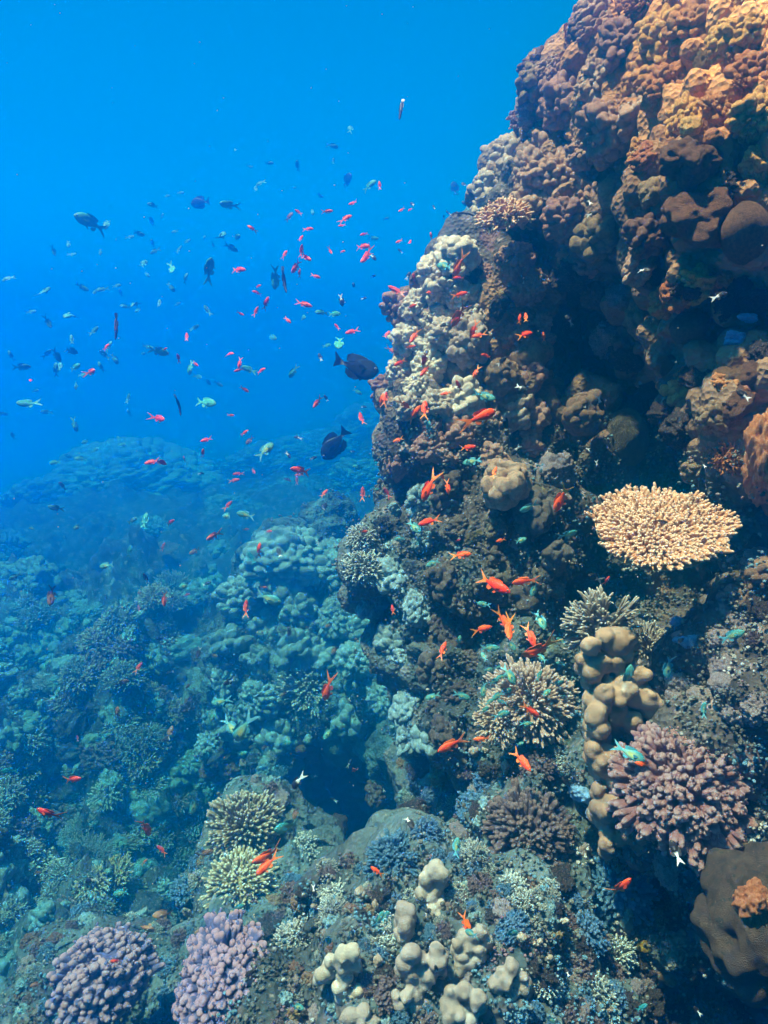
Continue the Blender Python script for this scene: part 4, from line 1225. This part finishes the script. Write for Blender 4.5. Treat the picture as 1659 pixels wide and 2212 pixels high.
SPEC = {
 'anthias': dict(t=[0, .04, .12, .25, .42, .6, .78, .92, 1], up=[.008, .045, .09, .128, .138, .115, .075, .045, .04], lo=[.008, .035, .075, .115, .13, .105, .065, .042, .04], w=.52,
   tail=[(-.25, .038), (-.33, .07), (-.52, .17), (-.60, .20), (-.47, .09), (-.40, .03), (-.385, 0), (-.40, -.03), (-.47, -.09), (-.60, -.20), (-.52, -.17), (-.33, -.07), (-.25, -.038)],
   dors=[(.24, .115), (.20, .17), (.10, .185), (-.02, .17), (-.12, .175), (-.20, .12), (-.18, .055)], anal=[(-.02, -.10), (-.08, -.175), (-.16, -.165), (-.19, -.10), (-.17, -.05)], pelv=[(.18, -.11), (.08, -.20), (.03, -.19), (.08, -.12)]),
 'chromis': dict(t=[0, .04, .12, .25, .42, .6, .78, .92, 1], up=[.008, .055, .115, .17, .185, .155, .095, .05, .042], lo=[.008, .05, .10, .155, .17, .14, .085, .048, .042], w=.42,
   tail=[(-.25, .04), (-.34, .08), (-.55, .20), (-.48, .09), (-.40, .025), (-.39, 0), (-.40, -.025), (-.48, -.09), (-.55, -.20), (-.34, -.08), (-.25, -.04)],
   dors=[(.20, .155), (.14, .215), (0, .225), (-.12, .20), (-.22, .17), (-.18, .065)], anal=[(0, -.13), (-.07, -.21), (-.17, -.17), (-.19, -.06)], pelv=[(.16, -.14), (.06, -.23), (.04, -.21), (.08, -.14)]),
 'damsel': dict(t=[0, .04, .12, .25, .42, .6, .78, .92, 1], up=[.008, .06, .125, .18, .195, .165, .10, .055, .045], lo=[.008, .055, .11, .165, .18, .15, .09, .05, .045], w=.42,
   tail=[(-.25, .04), (-.34, .09), (-.56, .19), (-.47, .08), (-.41, 0), (-.47, -.08), (-.56, -.19), (-.34, -.09), (-.25, -.04)],
   dors=[(.20, .16), (.12, .23), (0, .24), (-.14, .22), (-.24, .17), (-.19, .07)], anal=[(0, -.14), (-.08, -.23), (-.18, -.18), (-.19, -.06)], pelv=[(.16, -.15), (.07, -.23), (.05, -.21), (.08, -.15)]),
 'surgeon': dict(t=[0, .03, .09, .2, .38, .58, .76, .9, 1], up=[.012, .07, .145, .215, .25, .22, .145, .06, .035], lo=[.012, .05, .12, .20, .235, .215, .14, .058, .035], w=.30,
   tail=[(-.25, .035), (-.33, .07), (-.46, .18), (-.44, .07), (-.425, 0), (-.44, -.07), (-.46, -.18), (-.33, -.07), (-.25, -.035)],
   dors=[(.30, .19), (.22, .265), (.05, .30), (-.10, .285), (-.20, .22), (-.20, .08)], anal=[(.14, -.22), (.02, -.28), (-.12, -.26), (-.20, -.19), (-.20, -.075)], pelv=[(.20, -.2), (.12, -.27), (.10, -.22)]),
 'wrasse': dict(t=[0, .03, .1, .25, .45, .65, .82, .94, 1], up=[.006, .022, .04, .052, .055, .052, .045, .04, .04], lo=[.006, .02, .036, .05, .054, .05, .042, .038, .038], w=.75,
   tail=[(-.25, .035), (-.36, .055), (-.44, .05), (-.45, 0), (-.44, -.05), (-.36, -.055), (-.25, -.035)],
   dors=[(.22, .05), (.16, .075), (-.1, .075), (-.22, .065), (-.20, .04)], anal=[(.02, -.05), (-.02, -.07), (-.18, -.065), (-.20, -.04)], pelv=[(.2, -.05), (.14, -.075), (.12, -.05)]),
}

def mixc(a, b, t):
    t = np.clip(t, 0, 1)[:, None]
    return np.array(a) * (1 - t) + np.array(b) * t

def paint(kind, v, part):
    x, z = v[:, 0], v[:, 2]
    nz = vnoise(v * 14, 3) * .5
    if kind == 'anthias':
        c = mixc((.95, .065, .008), (.98, .12, .02), (z * 5 + .3))
        c = mixc(np.array([.85, .10, .12]), np.array([0, 0, 0]), z * 0) * smoothstep(-z, .05, .13)[:, None] * .7 + c * (1 - .7 * smoothstep(-z, .05, .13)[:, None])
        if part in ('tail_fin', 'anal_fin', 'pelvic_fin'):
            c = mixc((.92, .15, .02), (.95, .32, .06), (-x - .25) * 3)
    elif kind == 'redanthias':
        c = mixc((.84, .045, .03), (.92, .10, .06), z * 6 + .5)
        if part != 'body':
            c = mixc((.7, .04, .10), (.85, .16, .12), -x * 2)
    elif kind == 'brownfish':
        c = mixc((.30, .13, .06), (.55, .25, .10), -z * 6 + .4 + nz)
        c = c * (1 - .75 * smoothstep(-x, .05, .3)[:, None])
    elif kind == 'chromis':
        c = mixc((.03, .22, .22), (.09, .38, .32), .5 - z * 4 + nz * .4)
        y_ = np.exp(-(((x - .06) / .19) ** 2 + ((z + .01) / .085) ** 2))
        c = c * (1 - .8 * y_[:, None]) + np.array((.50, .40, .04)) * (.8 * y_[:, None])
        if part != 'body':
            c = mixc((.05, .24, .28), (.12, .36, .40), -x * 2)
    elif kind == 'bluefish':
        c = mixc((.03, .22, .22), (.09, .40, .38), .5 - z * 4 + nz)
    elif kind == 'palefish':
        c = mixc((.05, .34, .24), (.14, .50, .36), .5 - z * 4 + nz)
    elif kind == 'damsel':
        c = mixc((.018, .014, .014), (.62, .61, .58), (-x - (.05 if part in ('body', 'tail_fin') else 9)) * 60)
    elif kind == 'darkdamsel':
        c = mixc((.02, .017, .02), (.05, .045, .05), nz + .5)
        if part == 'tail_fin':
            c = mixc((.05, .05, .05), (.8, .8, .78), (-x - .28) * 12)
    elif kind == 'surgeon':
        st = .5 + .5 * np.sin(x * 62 + z * 6)
        c = mixc((.003, .003, .005), (.018, .02, .027), st * .8 + nz * .3)
        c = mixc(np.array((.0, .0, .0)), np.array((.0, .0, .0)), st) + c
        w_ = np.exp(-((x + .245) / .022) ** 2) * smoothstep(-z, -.01, .03)
        if part in ('body', 'tail_fin'):
            c = c * (1 - w_[:, None]) + np.array((.6, .6, .55)) * w_[:, None]
    elif kind == 'wrasse':
        c = mixc((.010, .010, .014), (.62, .62, .58), (-x - .27) * 14)
        c = np.where((np.abs(z - .01) < .012)[:, None] & (x > .05)[:, None], .12, c)
    else:   # orangewrasse: bright at the tail, dark at the head
        c = mixc((.02, .02, .05), (.92, .26, .03), (-x + .12 + nz * .25) * 5)
    return np.concatenate([np.clip(c, 0, 1), np.ones((len(c), 1))], 1)

SHAPE = dict(anthias='anthias', redanthias='anthias', brownfish='chromis', chromis='chromis', bluefish='chromis', palefish='chromis', damsel='damsel', darkdamsel='damsel', surgeon='surgeon', wrasse='wrasse', orangewrasse='wrasse')

def fish_parts(kind, bend):
    S = SPEC[SHAPE[kind]]
    tt = np.array([0, .015, .05, .1, .16, .24, .34, .45, .56, .67, .78, .88, .95, 1.0])
    up, lo = np.interp(tt, S['t'], S['up']), np.interp(tt, S['t'], S['lo'])
    if SHAPE[kind] == 'wrasse':
        up, lo = up * 1.0, lo * 1.0
    ns = 14
    a = np.arange(ns) * 2 * np.pi / ns
    rows = []
    for t_, u_, l_ in zip(tt, up, lo):
        x = .5 - t_ * .76
        h = np.where(np.sin(a) > 0, u_, l_)
        wd = S['w'] * .5 * (u_ + l_) * (1 - .55 * t_ ** 3)
        rows.append(np.stack([np.full(ns, x), np.sign(np.cos(a)) * np.abs(np.cos(a)) ** .9 * wd, np.sin(a) * h], 1))
    V_ = np.concatenate(rows + [np.array([[.503, 0, -.004]]), np.array([[.5 - .76 - .01, 0, 0]])])
    q = np.array([(i * ns + j, i * ns + (j + 1) % ns, (i + 1) * ns + (j + 1) % ns, (i + 1) * ns + j) for i in range(len(tt) - 1) for j in range(ns)])
    e = len(tt) * ns
    tri = np.array([((j + 1) % ns, j, e) for j in range(ns)] + [((len(tt) - 1) * ns + j, (len(tt) - 1) * ns + (j + 1) % ns, e + 1) for j in range(ns)])
    parts = {'body': (V_, [q, tri]), 'tail_fin': fin(S['tail'], .005), 'dorsal_fin': fin(S['dors'], .006), 'anal_fin': fin(S['anal'], .005)}
    pv_, pf_ = fin(S['pelv'], .004)
    pv_[:, 1] += .02
    parts['pelvic_fin'] = (pv_, pf_)
    hw = S['w'] * .5 * (np.interp(.24, S['t'], S['up']) + np.interp(.24, S['t'], S['lo'])) * 1.0
    for sgn, nm in ((1, 'pectoral_fin'), (-1, 'pectoral_fin ')):
        v_, f_ = fin([(.25, 0), (.16, .045), (.08, .035), (.06, -.01), (.12, -.05), (.20, -.035)] if SHAPE[kind] != 'wrasse' else [(.25, 0), (.2, .02), (.15, .01), (.18, -.02)], .003)
        v_[:, 1] += sgn * (hw * .98 + (.25 - v_[:, 0]) * .30)
        parts[nm] = (v_, f_)
    U, Fc = ICO[2]
    er = .026 if SHAPE[kind] != 'wrasse' else .014
    k = .10
    ez = np.interp(k, S['t'], S['up']) * .32
    ew = S['w'] * .5 * (np.interp(k, S['t'], S['up']) + np.interp(k, S['t'], S['lo'])) * .93
    for sgn, nm in ((1, 'eye'), (-1, 'eye ')):
        parts[nm] = (U * np.array((er, er * .5, er)) + np.array((.5 - k * .76, sgn * ew, ez)), [Fc])
    outp = {}
    for nm, (v_, f_) in parts.items():
        p = nm.strip()
        if p == 'eye':
            rr = np.sqrt((v_[:, 0] - (.5 - k * .76)) ** 2 + (v_[:, 2] - ez) ** 2) / er
            c = mixc((.004, .004, .006), (.55, .45, .30), (rr - .55) * 6)
            c = np.concatenate([c, np.ones((len(c), 1))], 1)
        else:
            c = paint(kind, v_, p)
        v_ = v_.copy()
        s = np.clip(.30 - v_[:, 0], 0, None)
        v_[:, 1] += bend * s ** 2
        outp[nm] = (v_, f_, c)
    return outp

FISH = {}
def fish_mesh(kind, var):
    key = (kind, var)
    if key in FISH:
        return FISH[key]
    parts = fish_parts(kind, (-.55, .12, .5)[var])
    ms = {}
    for nm, (v_, f_, c) in parts.items():
        p = nm.strip()
        ms[nm] = build_mesh(p, v_, f_, FISHM['skin' if p == 'body' else 'eye' if p == 'eye' else 'fin'], p in ('body', 'eye'), {'Col': ('FLOAT_COLOR', c)})
    Vs, Fs, Cs, n = [], [], [], 0
    for nm, (v_, f_, c) in parts.items():
        Vs.append(v_)
        Cs.append(c)
        Fs += [x + n for x in f_]
        n += len(v_)
    ms['all'] = build_mesh(kind, np.concatenate(Vs), Fs, FISHM['skin'], False, {'Col': ('FLOAT_COLOR', np.concatenate(Cs))})
    FISH[key] = ms
    return ms

TILES = {1: (960, 0), 2: (960, 640), 3: (960, 1280), 4: (960, 1920), 5: (0, 1920), 6: (0, 1280), 7: (0, 640), 8: (0, 200)}
# tile: kind x y length heading ;  lengths and places as read in the enlarged tiles of the photograph
DATA = {
1: """w 75 460 118 262;m 305 815 66 100;r 75 908 26 200;r 112 905 20 220;b 122 882 26 130;b 215 895 20 120;b 278 922 28 140;f 8 945 30 20;r 203 1018 28 100;r 65 1043 26 190;r 112 1048 26 70;b 70 1085 25 140;b 258 938 16 80;k 345 800 36 110;k 350 880 36 140;b 880 865 50 115;b 900 925 46 20""",
2: """o 325 45 78 238;o 323 93 46 185;o 193 165 46 78;o 328 165 62 10;o 322 258 88 237;r 50 150 66 150;o 120 217 40 15;o 13 342 46 60;o 130 350 58 235;o 117 392 40 10;o 35 410 40 325;o 68 460 52 210;o 178 440 50 250;o 178 497 56 225;o 5 608 48 80;o 387 322 58 250;o 408 345 58 190;o 443 428 45 180;o 395 503 46 250;o 587 270 40 80;o 613 265 40 95;o 612 338 66 20;o 690 347 36 100;o 322 560 46 120;o 265 595 40 190;o 90 645 46 340;o 135 678 72 55;o 177 660 70 85;c 437 608 86 345;o 425 693 128 25;c 193 735 50 85;o 60 795 42 200;o 362 830 68 15;c 380 888 80 190;o 478 935 50 70;o 190 1005 108 250;o 250 950 36 300;o 275 1000 56 278;o 765 1050 108 250;c 625 1090 76 200;r 10 1020 40 120;b 1125 58 46 330;b 1450 172 76 20;b 800 275 52 130;b 935 635 70 290;b 595 570 56 330;b 520 715 66 290;b 568 840 56 230;b 870 830 36 160;b 920 905 42 280;b 1270 895 36 0;b 1378 900 32 120;b 1550 600 66 140;k 258 298 36 200;k 512 452 36 40;b 862 655 36 200;b 605 105 26 90;b 660 485 18 90;b 105 85 40 60;c 262 45 72 160;r 128 95 36 90;b 650 940 40 130;b 15 575 46 40""",
3: """o 193 43 84 195;c 130 65 80 320;c 67 115 46 190;o 335 185 80 5;c 210 222 58 200;c 590 123 58 20;o 503 122 36 200;c 797 100 84 25;c 1058 178 84 25;o 472 313 132 335;o 605 297 96 192;c 647 335 66 250;c 430 398 58 170;b 555 240 42 120;b 548 318 40 70;b 910 285 74 160;o 963 295 38 60;o 320 123 22 30;o 37 420 36 100;o 517 470 78 300;o 540 510 72 265;o 425 505 76 15;o 632 535 92 290;o 660 605 112 205;c 677 465 88 290;c 325 557 50 80;o 255 595 68 70;c 458 588 78 5;c 432 625 40 120;c 683 632 46 145;c 763 555 46 150;c 763 655 40 170;b 755 628 26 100;c 452 680 36 10;c 490 673 32 30;c 510 712 52 190;c 543 705 92 300;c 430 768 62 260;c 475 730 52 20;c 490 795 52 200;c 455 820 46 30;c 510 820 42 170;c 535 775 42 60;c 700 782 52 30;c 670 705 46 60;c 752 742 54 30;c 510 872 64 20;c 617 915 52 0;c 208 797 62 200;c 335 795 72 350;c 435 855 46 40;o 635 860 82 325;o 290 1005 118 208;o 418 983 56 190;o 595 1075 82 315;c 1060 715 118 85;c 1225 670 104 268;c 1505 535 96 30;c 1380 850 64 80;c 1065 1045 132 335;o 1120 1095 72 160;c 550 575 56 310;b 850 225 18 20;b 655 228 22 70;k 895 680 46 110;k 955 675 54 150;c 150 120 40 70;b 390 605 22 70;c 590 1000 32 20""",
4: """o 355 675 84 290;c 378 715 60 200;c 545 710 78 345;o 1028 520 112 58;b 1258 358 90 110;c 310 340 72 70;b 1350 1045 42 130;b 588 268 28 100;b 415 275 44 270;b 110 232 54 310;c 718 1085 52 320;c 10 635 50 60;u 1115 1035 56 40;b 790 880 30 120;b 225 870 40 100""",
5: """o 315 50 78 15;o 205 200 92 150;o 632 250 92 280;o 700 352 52 150;c 445 155 68 190;c 710 88 42 10;c 840 160 84 250;o 1155 385 112 190;o 1150 425 104 222;c 1245 258 114 172;c 522 540 80 200;c 735 570 46 0;c 1028 605 62 30;n 705 632 84 175;n 640 695 114 55;n 868 705 56 190;n 1278 195 60 250;o 500 835 42 170;o 625 405 26 40;n 160 455 42 20;b 395 485 66 200;k 965 350 42 110;n 885 370 72 10;c 990 850 104 110;c 850 1000 52 90;c 1285 1030 62 340;c 1420 740 62 270;c 1640 655 64 60;b 1280 65 74 240;b 1357 38 28 220;b 1440 137 32 150;o 1533 15 42 110;b 1655 85 28 100;b 1355 535 46 280;b 1085 133 28 270;k 1075 890 62 30;o 1625 445 48 150;f 40 10 60 180;b 75 1020 34 110;n 155 935 42 180;f 320 125 42 20""",
6: """c 570 37 52 30;f 627 35 68 85;c 985 17 56 180;c 1062 12 82 170;o 735 45 42 30;o 922 103 52 215;o 1062 75 26 0;o 1160 83 32 0;o 1120 163 56 85;o 1573 85 32 0;o 705 150 36 70;n 840 170 46 210;c 460 232 68 190;c 60 282 52 200;n 225 362 88 260;b 630 285 46 110;c 800 318 68 200;o 808 357 26 20;o 710 378 56 270;b 740 367 26 10;o 600 415 26 100;n 605 348 32 200;c 970 420 56 0;c 1155 377 128 350;o 1063 413 62 85;o 1138 327 32 10;n 1253 515 48 250;n 1420 490 32 200;n 1445 597 48 240;n 528 735 56 10;n 508 870 66 80;o 600 670 46 55;c 485 650 46 240;c 215 645 46 230;n 925 620 36 350;c 250 780 52 60;c 475 962 62 210;n 815 750 36 220;c 950 820 74 200;c 915 895 62 60;b 910 718 32 160;b 990 735 50 200;c 1000 930 104 315;c 1040 950 124 240;n 1232 785 42 210;o 1413 775 90 255;c 1418 955 68 235;c 1235 1003 56 20;c 1045 1045 52 20;n 1145 1015 36 220;n 735 950 52 70;k 720 980 46 200;b 1535 600 28 250;b 1515 820 28 300;b 1120 793 28 200;b 940 970 38 240;b 1365 963 38 260;b 1268 1075 28 60;b 1175 970 22 30;b 1510 1085 32 60;c 335 65 50 200;c 140 70 36 180;f 280 115 32 100;f 560 170 52 80;o 335 975 22 100;f 1527 315 42 310;f 1085 195 54 120;k 860 610 46 250;k 725 617 26 200;k 690 550 36 150;k 895 310 36 30;k 735 693 32 200;k 1385 120 36 60;k 1205 175 46 110""",
7: """f 30 95 52 210;c 905 55 80 65;r 1030 57 62 350;c 1193 95 94 260;w 1225 110 112 285;r 1278 47 52 225;r 1293 73 32 80;r 1365 87 36 340;r 1115 130 26 10;r 1110 157 36 170;r 1148 203 52 60;r 1107 238 36 60;r 1040 250 28 340;r 1315 208 62 345;r 1243 277 36 315;p 1388 243 56 180;p 1443 250 60 355;b 1475 192 52 280;b 1527 122 24 280;b 1572 183 24 0;b 1613 88 24 20;r 1455 305 28 130;r 1520 327 52 200;r 1580 8 56 225;r 1325 8 42 330;x 505 305 116 264;f 470 390 52 60;r 460 392 30 60;f 190 155 72 80;f 355 137 52 340;f 440 143 52 200;f 415 155 42 180;f 305 250 72 250;f 207 287 56 300;f 410 322 46 40;f 310 360 42 100;f 205 420 46 30;f 305 408 52 340;f 245 430 56 290;f 258 478 46 100;f 45 430 46 110;f 137 243 42 20;f 520 158 32 100;f 505 127 36 10;f 540 217 42 180;f 577 205 52 280;f 595 235 36 190;f 688 203 36 90;f 767 207 32 20;f 895 235 46 120;f 740 137 42 310;p 745 60 52 290;f 635 80 36 320;f 800 95 46 60;f 622 30 46 80;p 843 310 42 30;c 325 480 56 20;c 433 478 46 110;r 398 500 46 5;p 357 513 36 0;p 330 560 52 200;f 495 445 52 300;f 450 425 42 140;f 240 490 62 80;f 95 480 60 10;r 132 533 26 300;f 152 583 36 10;p 117 640 66 180;f 200 675 40 180;p 322 733 52 280;f 10 683 36 0;f 555 615 42 80;f 555 675 32 120;w 775 642 98 275;c 890 633 98 350;r 690 703 54 345;r 807 350 36 95;r 770 437 26 90;r 713 402 22 20;p 685 412 82 350;f 640 395 46 0;f 615 422 32 0;r 845 467 32 325;p 820 485 56 260;f 860 523 36 340;f 897 545 32 330;f 945 553 42 330;r 990 420 42 350;r 1035 463 42 260;r 1030 493 36 200;p 1075 490 62 160;r 1128 493 38 20;r 1057 577 36 330;p 1265 503 52 230;s 1535 485 205 352;o 1583 503 52 275;b 1383 437 38 110;p 1465 380 72 270;p 1415 385 36 10;f 1175 350 52 330;f 1305 265 42 340;s 1450 810 172 232;r 1370 633 52 235;k 1408 613 30 120;o 1560 703 54 100;o 1650 620 58 70;r 998 688 26 0;p 1545 587 42 330;k 1573 652 24 0;r 1057 762 34 30;n 1078 797 46 230;r 890 795 44 195;r 877 850 32 80;r 655 890 54 195;r 693 888 44 330;p 237 892 52 190;f 347 875 52 180;f 410 838 40 30;f 290 865 32 0;f 525 815 46 0;f 512 790 32 120;c 1148 838 84 50;p 1548 913 50 170;o 1300 927 78 170;o 1290 945 32 190;o 1242 965 30 330;o 1283 967 34 90;o 1027 940 40 190;o 1013 970 42 15;o 1095 930 26 310;o 1402 1025 40 50;o 1567 1025 52 90;c 1620 1010 36 10;o 988 1075 42 45;n 268 990 32 120;o 795 875 22 100;b 1355 873 32 20;b 1245 860 34 310;b 1285 783 32 170;b 868 940 26 10;f 370 803 42 190;f 55 778 36 100;c 240 1090 60 165;k 1525 845 18 0;k 1640 750 26 160;k 1640 800 20 20;k 1400 1085 42 60""",
8: """c 395 615 116 168;f 460 620 60 265;s 868 530 92 182;p 985 540 62 190;f 780 487 32 0;f 720 500 32 350;f 660 540 42 180;f 600 665 42 0;f 565 680 36 10;f 500 687 26 310;f 755 655 32 190;f 810 698 34 40;f 880 678 32 330;f 775 733 36 60;f 665 740 40 200;f 658 705 32 100;f 315 755 36 10;f 295 710 36 280;f 232 740 42 290;f 433 745 32 270;f 655 610 32 100;f 700 585 26 60;f 960 680 74 100;f 920 712 26 290;f 1020 680 46 0;f 1000 725 52 340;r 1088 640 40 150;n 1250 590 46 50;r 1288 570 30 150;r 1415 567 42 10;r 1495 595 52 30;r 1475 630 26 190;r 1333 642 40 0;r 1300 685 32 60;r 1303 735 38 80;r 1323 767 42 330;r 1230 750 34 60;r 1427 740 28 300;r 1480 740 22 0;r 1525 533 36 180;r 1572 665 32 200;r 1568 718 58 355;r 1585 760 68 238;b 1612 765 40 310;p 1597 453 66 30;r 1640 455 34 95;p 1613 685 46 0;f 1285 370 36 90;f 1515 205 42 90;f 1440 285 42 0;f 1165 360 36 0;f 1120 445 36 200;f 1105 470 32 100;f 1080 375 26 0;f 1018 305 26 120;f 1440 350 26 80;f 1380 500 32 0;f 1270 467 22 20;f 1350 570 32 280;m 1495 435 60 30""",
}
CODE = {  # kind, true length (m), word for it, category, group, nearest and farthest distance from the camera
 'o': ('anthias', .075, 'orange fish', 'orange reef fish along the wall', 1.0, 8.0), 'r': ('redanthias', .075, 'red fish', 'red reef fish in open water', 1.6, 3.0),
 'c': ('chromis', .085, 'green-blue fish', 'green fish about the reef', 1.2, 7.0), 'p': ('palefish', .10, 'pale green fish', 'pale green fish in open water', 4.8, 8.0),
 'f': ('bluefish', .10, 'hazy blue-grey fish', 'hazy fish far out in open water', 6, 12.0), 'b': ('damsel', .065, 'black-and-white fish', 'two-toned fish about the reef', 1.2, 6.0),
 'k': ('darkdamsel', .065, 'small black fish', 'small black fish about the reef', 1.2, 7.0), 'n': ('brownfish', .08, 'brownish fish', 'brown fish over the slope', 1.3, 7.0),
 'w': ('wrasse', .12, 'slim dark fish', 'slim dark fish hanging upright', 1.5, 4.0), 'x': ('orangewrasse', .12, 'slim orange and black fish', None, 1.5, 4.0),
 's': ('surgeon', .26, 'big dark striped fish', 'big dark fish off the wall', 2.0, 9.0), 'm': ('surgeon', .30, 'dim dark far-off fish', 'big dark fish off the wall', 9.0, 14.0), 'u': ('bluefish', .08, 'deep blue fish', None, 1.2, 3)}
NAMES = dict(anthias='orange_fish', redanthias='red_fish', chromis='green_fish', palefish='pale_fish', bluefish='hazy_fish', damsel='two_toned_fish', darkdamsel='black_fish', brownfish='brown_fish', wrasse='slim_fish', orangewrasse='slim_fish', surgeon='surgeonfish')
RT = Vector((1, 0, 0))
UPV = Vector((0, SP, CP))

def heading_word(a):
    a %= 360
    for lo_, hi_, wd in ((0, 25, 'facing right'), (25, 65, 'facing up to the right'), (65, 115, 'nose up'), (115, 155, 'facing up to the left'), (155, 205, 'facing left'), (205, 245, 'diving to the left'), (245, 295, 'nose down'), (295, 335, 'diving to the right'), (335, 361, 'facing right')):
        if lo_ <= a < hi_:
            return wd

FITEMS = []
PARTS = ('body', 'tail_fin', 'dorsal_fin', 'anal_fin', 'pelvic_fin', 'pectoral_fin', 'pectoral_fin ', 'eye', 'eye ')
for tile, txt in DATA.items():
    ox, oy = TILES[tile]
    for row in txt.split(';'):
        code, x, y, ln, hd = row.split()
        x, y, ln, hd = float(x), float(y), float(ln), float(hd)
        px, py, lp = (ox + x * .57866) * .86406, (oy + y * .57866) * .86406, ln * .5
        if tile in (7, 8) and code == 'c' and y < 800:
            code = 'p'
        kind, L, word, grp, dn, df = CODE[code]
        turn = random.gauss(0, 22)
        if code in 'wx':
            turn = random.gauss(0, 8)
        if code in 'fp':
            turn = random.gauss(0, 30)
        turn = max(-55, min(55, turn))
        size = random.uniform(.85, 1.12)
        d = L * size * F / lp
        h = ray(px, py)
        lim = min(pix(h[0])[2] * .84, pix(h[0])[2] - .45) if h else 99
        d = max(dn, min(d, df, lim))
        L2 = lp * (1.12 if code in 'or' else 1) * d / F / max(.72, math.cos(math.radians(turn)))
        a = math.radians(hd)
        hv = (RT * math.cos(a) + UPV * math.sin(a)) * math.cos(math.radians(turn)) + VIEW * math.sin(math.radians(turn))
        hv.normalize()
        lat = -VIEW + Vector(RNG.normal(0, .18, 3))                  # the flank is turned to the camera
        lat = (lat - hv * lat.dot(hv)).normalized()
        up = hv.cross(lat)
        if up.z < 0:
            up, lat = -up, -lat
        R = Matrix((hv, lat, up)).transposed()                       # columns: x = heading, y = flank, z = back
        if R.determinant() < 0:
            R = Matrix((hv, -lat, up)).transposed()
        var = random.randrange(3)
        ms = fish_mesh(kind, var)
        if ln >= 56 and code != 'm':
            o = bpy.data.objects.new(NAMES[kind], None)
            COL.objects.link(o)
            for p in PARTS:
                link(p.strip(), ms[p], o)
        else:
            o = link(NAMES[kind], ms['all'])
        o.matrix_world = Matrix.Translation(P(px, py, d)) @ R.to_4x4() @ Matrix.Diagonal((L2, L2, L2, 1))
        sz_ = 'tiny ' if lp < 14 else 'small ' if lp < 24 else 'large ' if lp > 46 else ''
        if word.startswith('small') or word.startswith('big'):
            sz_ = ''
        FITEMS.append((o, (sz_ + word, heading_word(hd)), 'fish', grp, px, py))

# drifting specks in the water
S_ = []
for k in range(520):
    px, py = random.uniform(0, 1659), random.uniform(0, 2212)
    if k % 2:
        px, py = random.gauss(1080, 130), random.gauss(1300, 200)
    h = ray(px, py)
    d = min(random.uniform(1.2, 5), pix(h[0])[2] - .1 if h else 9)
    r_ = random.uniform(.6, 1.5) * d / F * 1.1
    S_.append((*P(px, py, d), r_, r_ * random.uniform(.5, 1.6), r_))
v, f = balls(S_, 1)
o = link('drifting_specks', build_mesh('drifting_specks', v, f, M['pale']))
o['kind'] = 'stuff'
o['label'] = 'pale specks drifting in the water'

# ------------------------------------------------------------------ labels: what it looks like and what it is beside
ORD = ['', 'second ', 'third ', 'fourth ', 'fifth ', 'sixth ', 'seventh ', 'eighth ', 'ninth ', 'tenth ', 'eleventh ', 'twelfth ']

def relation(px, py, lx, ly):
    dx, dy = px - lx, py - ly
    r = math.hypot(dx, dy)
    if r < 34:
        return 'in front of'
    if abs(dy) > 2 * abs(dx):
        return 'below' if dy > 0 else 'above'
    if abs(dx) > 2 * abs(dy):
        return 'right of' if dx > 0 else 'left of'
    return ('below and ' if dy > 0 else 'above and ') + ('right of' if dx > 0 else 'left of')

LF = [(('the diving dark striped fish'), 725, 955), ('the biggest dark striped fish', 765, 795), ('the slim orange and black fish', 253, 705), ('the upright slim fish high in the water', 867, 230),
      ('the slim fish over the far ridge', 388, 873), ('the faint dark fish high in the blue', 435, 435), ('the forked-tail green fish by itself', 197, 480)]

def label_all(items, marks):
    rows = {}
    for o, desc, cat, grp, px, py in items:
        best = sorted(marks, key=lambda m: (m[1] - px) ** 2 + (m[2] - py) ** 2)[0]
        head, tail = desc if isinstance(desc, tuple) else (desc, '')
        key = (head, tail, relation(px, py, best[1], best[2]), best[0])
        rows.setdefault(key, []).append(((best[1] - px) ** 2 + (best[2] - py) ** 2, o, cat, grp))
    for (head, tail, rel, mark), L in rows.items():
        L.sort(key=lambda q: q[0])
        for i, (_, o, cat, grp) in enumerate(L):
            t = (' ' + tail) if tail else ''
            if len(L) == 1:
                s = f'{head}{t} {rel} {mark}'
            elif i == 0:
                s = f'{head}{t} {rel} {mark}, nearest of its kind to it'
            else:
                s = f'{head}{t}, {ORD[min(i, 11)].strip()} nearest {rel} {mark}'
            w = s.split()
            if len(w) > 16:
                s = s.replace(', nearest of its kind to it', ', nearest one').replace(' to the left', ' left').replace(' to the right', ' right')
            w = s.split()
            if len(w) > 16:
                s = s.replace(' the ', ' ')
            if len(s.split()) > 16:
                s = s.replace(' and left of', ' left of').replace(' and right of', ' right of').replace('above left of', 'above').replace('below left of', 'below').replace('above right of', 'above').replace('below right of', 'below')
            tag(o, s, cat, grp)

SPECIAL = {}
for it in FITEMS:
    o, px, py = it[0], it[4], it[5]
    for (x, y, s) in ((765, 793, 'biggest dark striped fish beside the wall edge with an orange fish at its head'), (725, 957, 'dark striped fish diving tail-up over the farthest slope'),
                      (253, 704, 'slim upright fish, orange above and black below, in open blue water'), (867, 230, 'slim black fish hanging upright alone high in the blue'),
                      (388, 873, 'slim black fish hanging upright over the far ridge'), (434, 434, 'faint dark fish high in the blue water, head to the left'),
                      (197, 481, 'pale green fish with long forked tail alone in the upper blue')):
        if math.hypot(px - x, py - y) < 7 and id(o) not in SPECIAL:
            SPECIAL[id(o)] = 1
            tag(o, s, 'fish', it[3])
label_all([q for q in FITEMS if id(q[0]) not in SPECIAL], LAND + LF)
label_all(ITEMS, LAND)
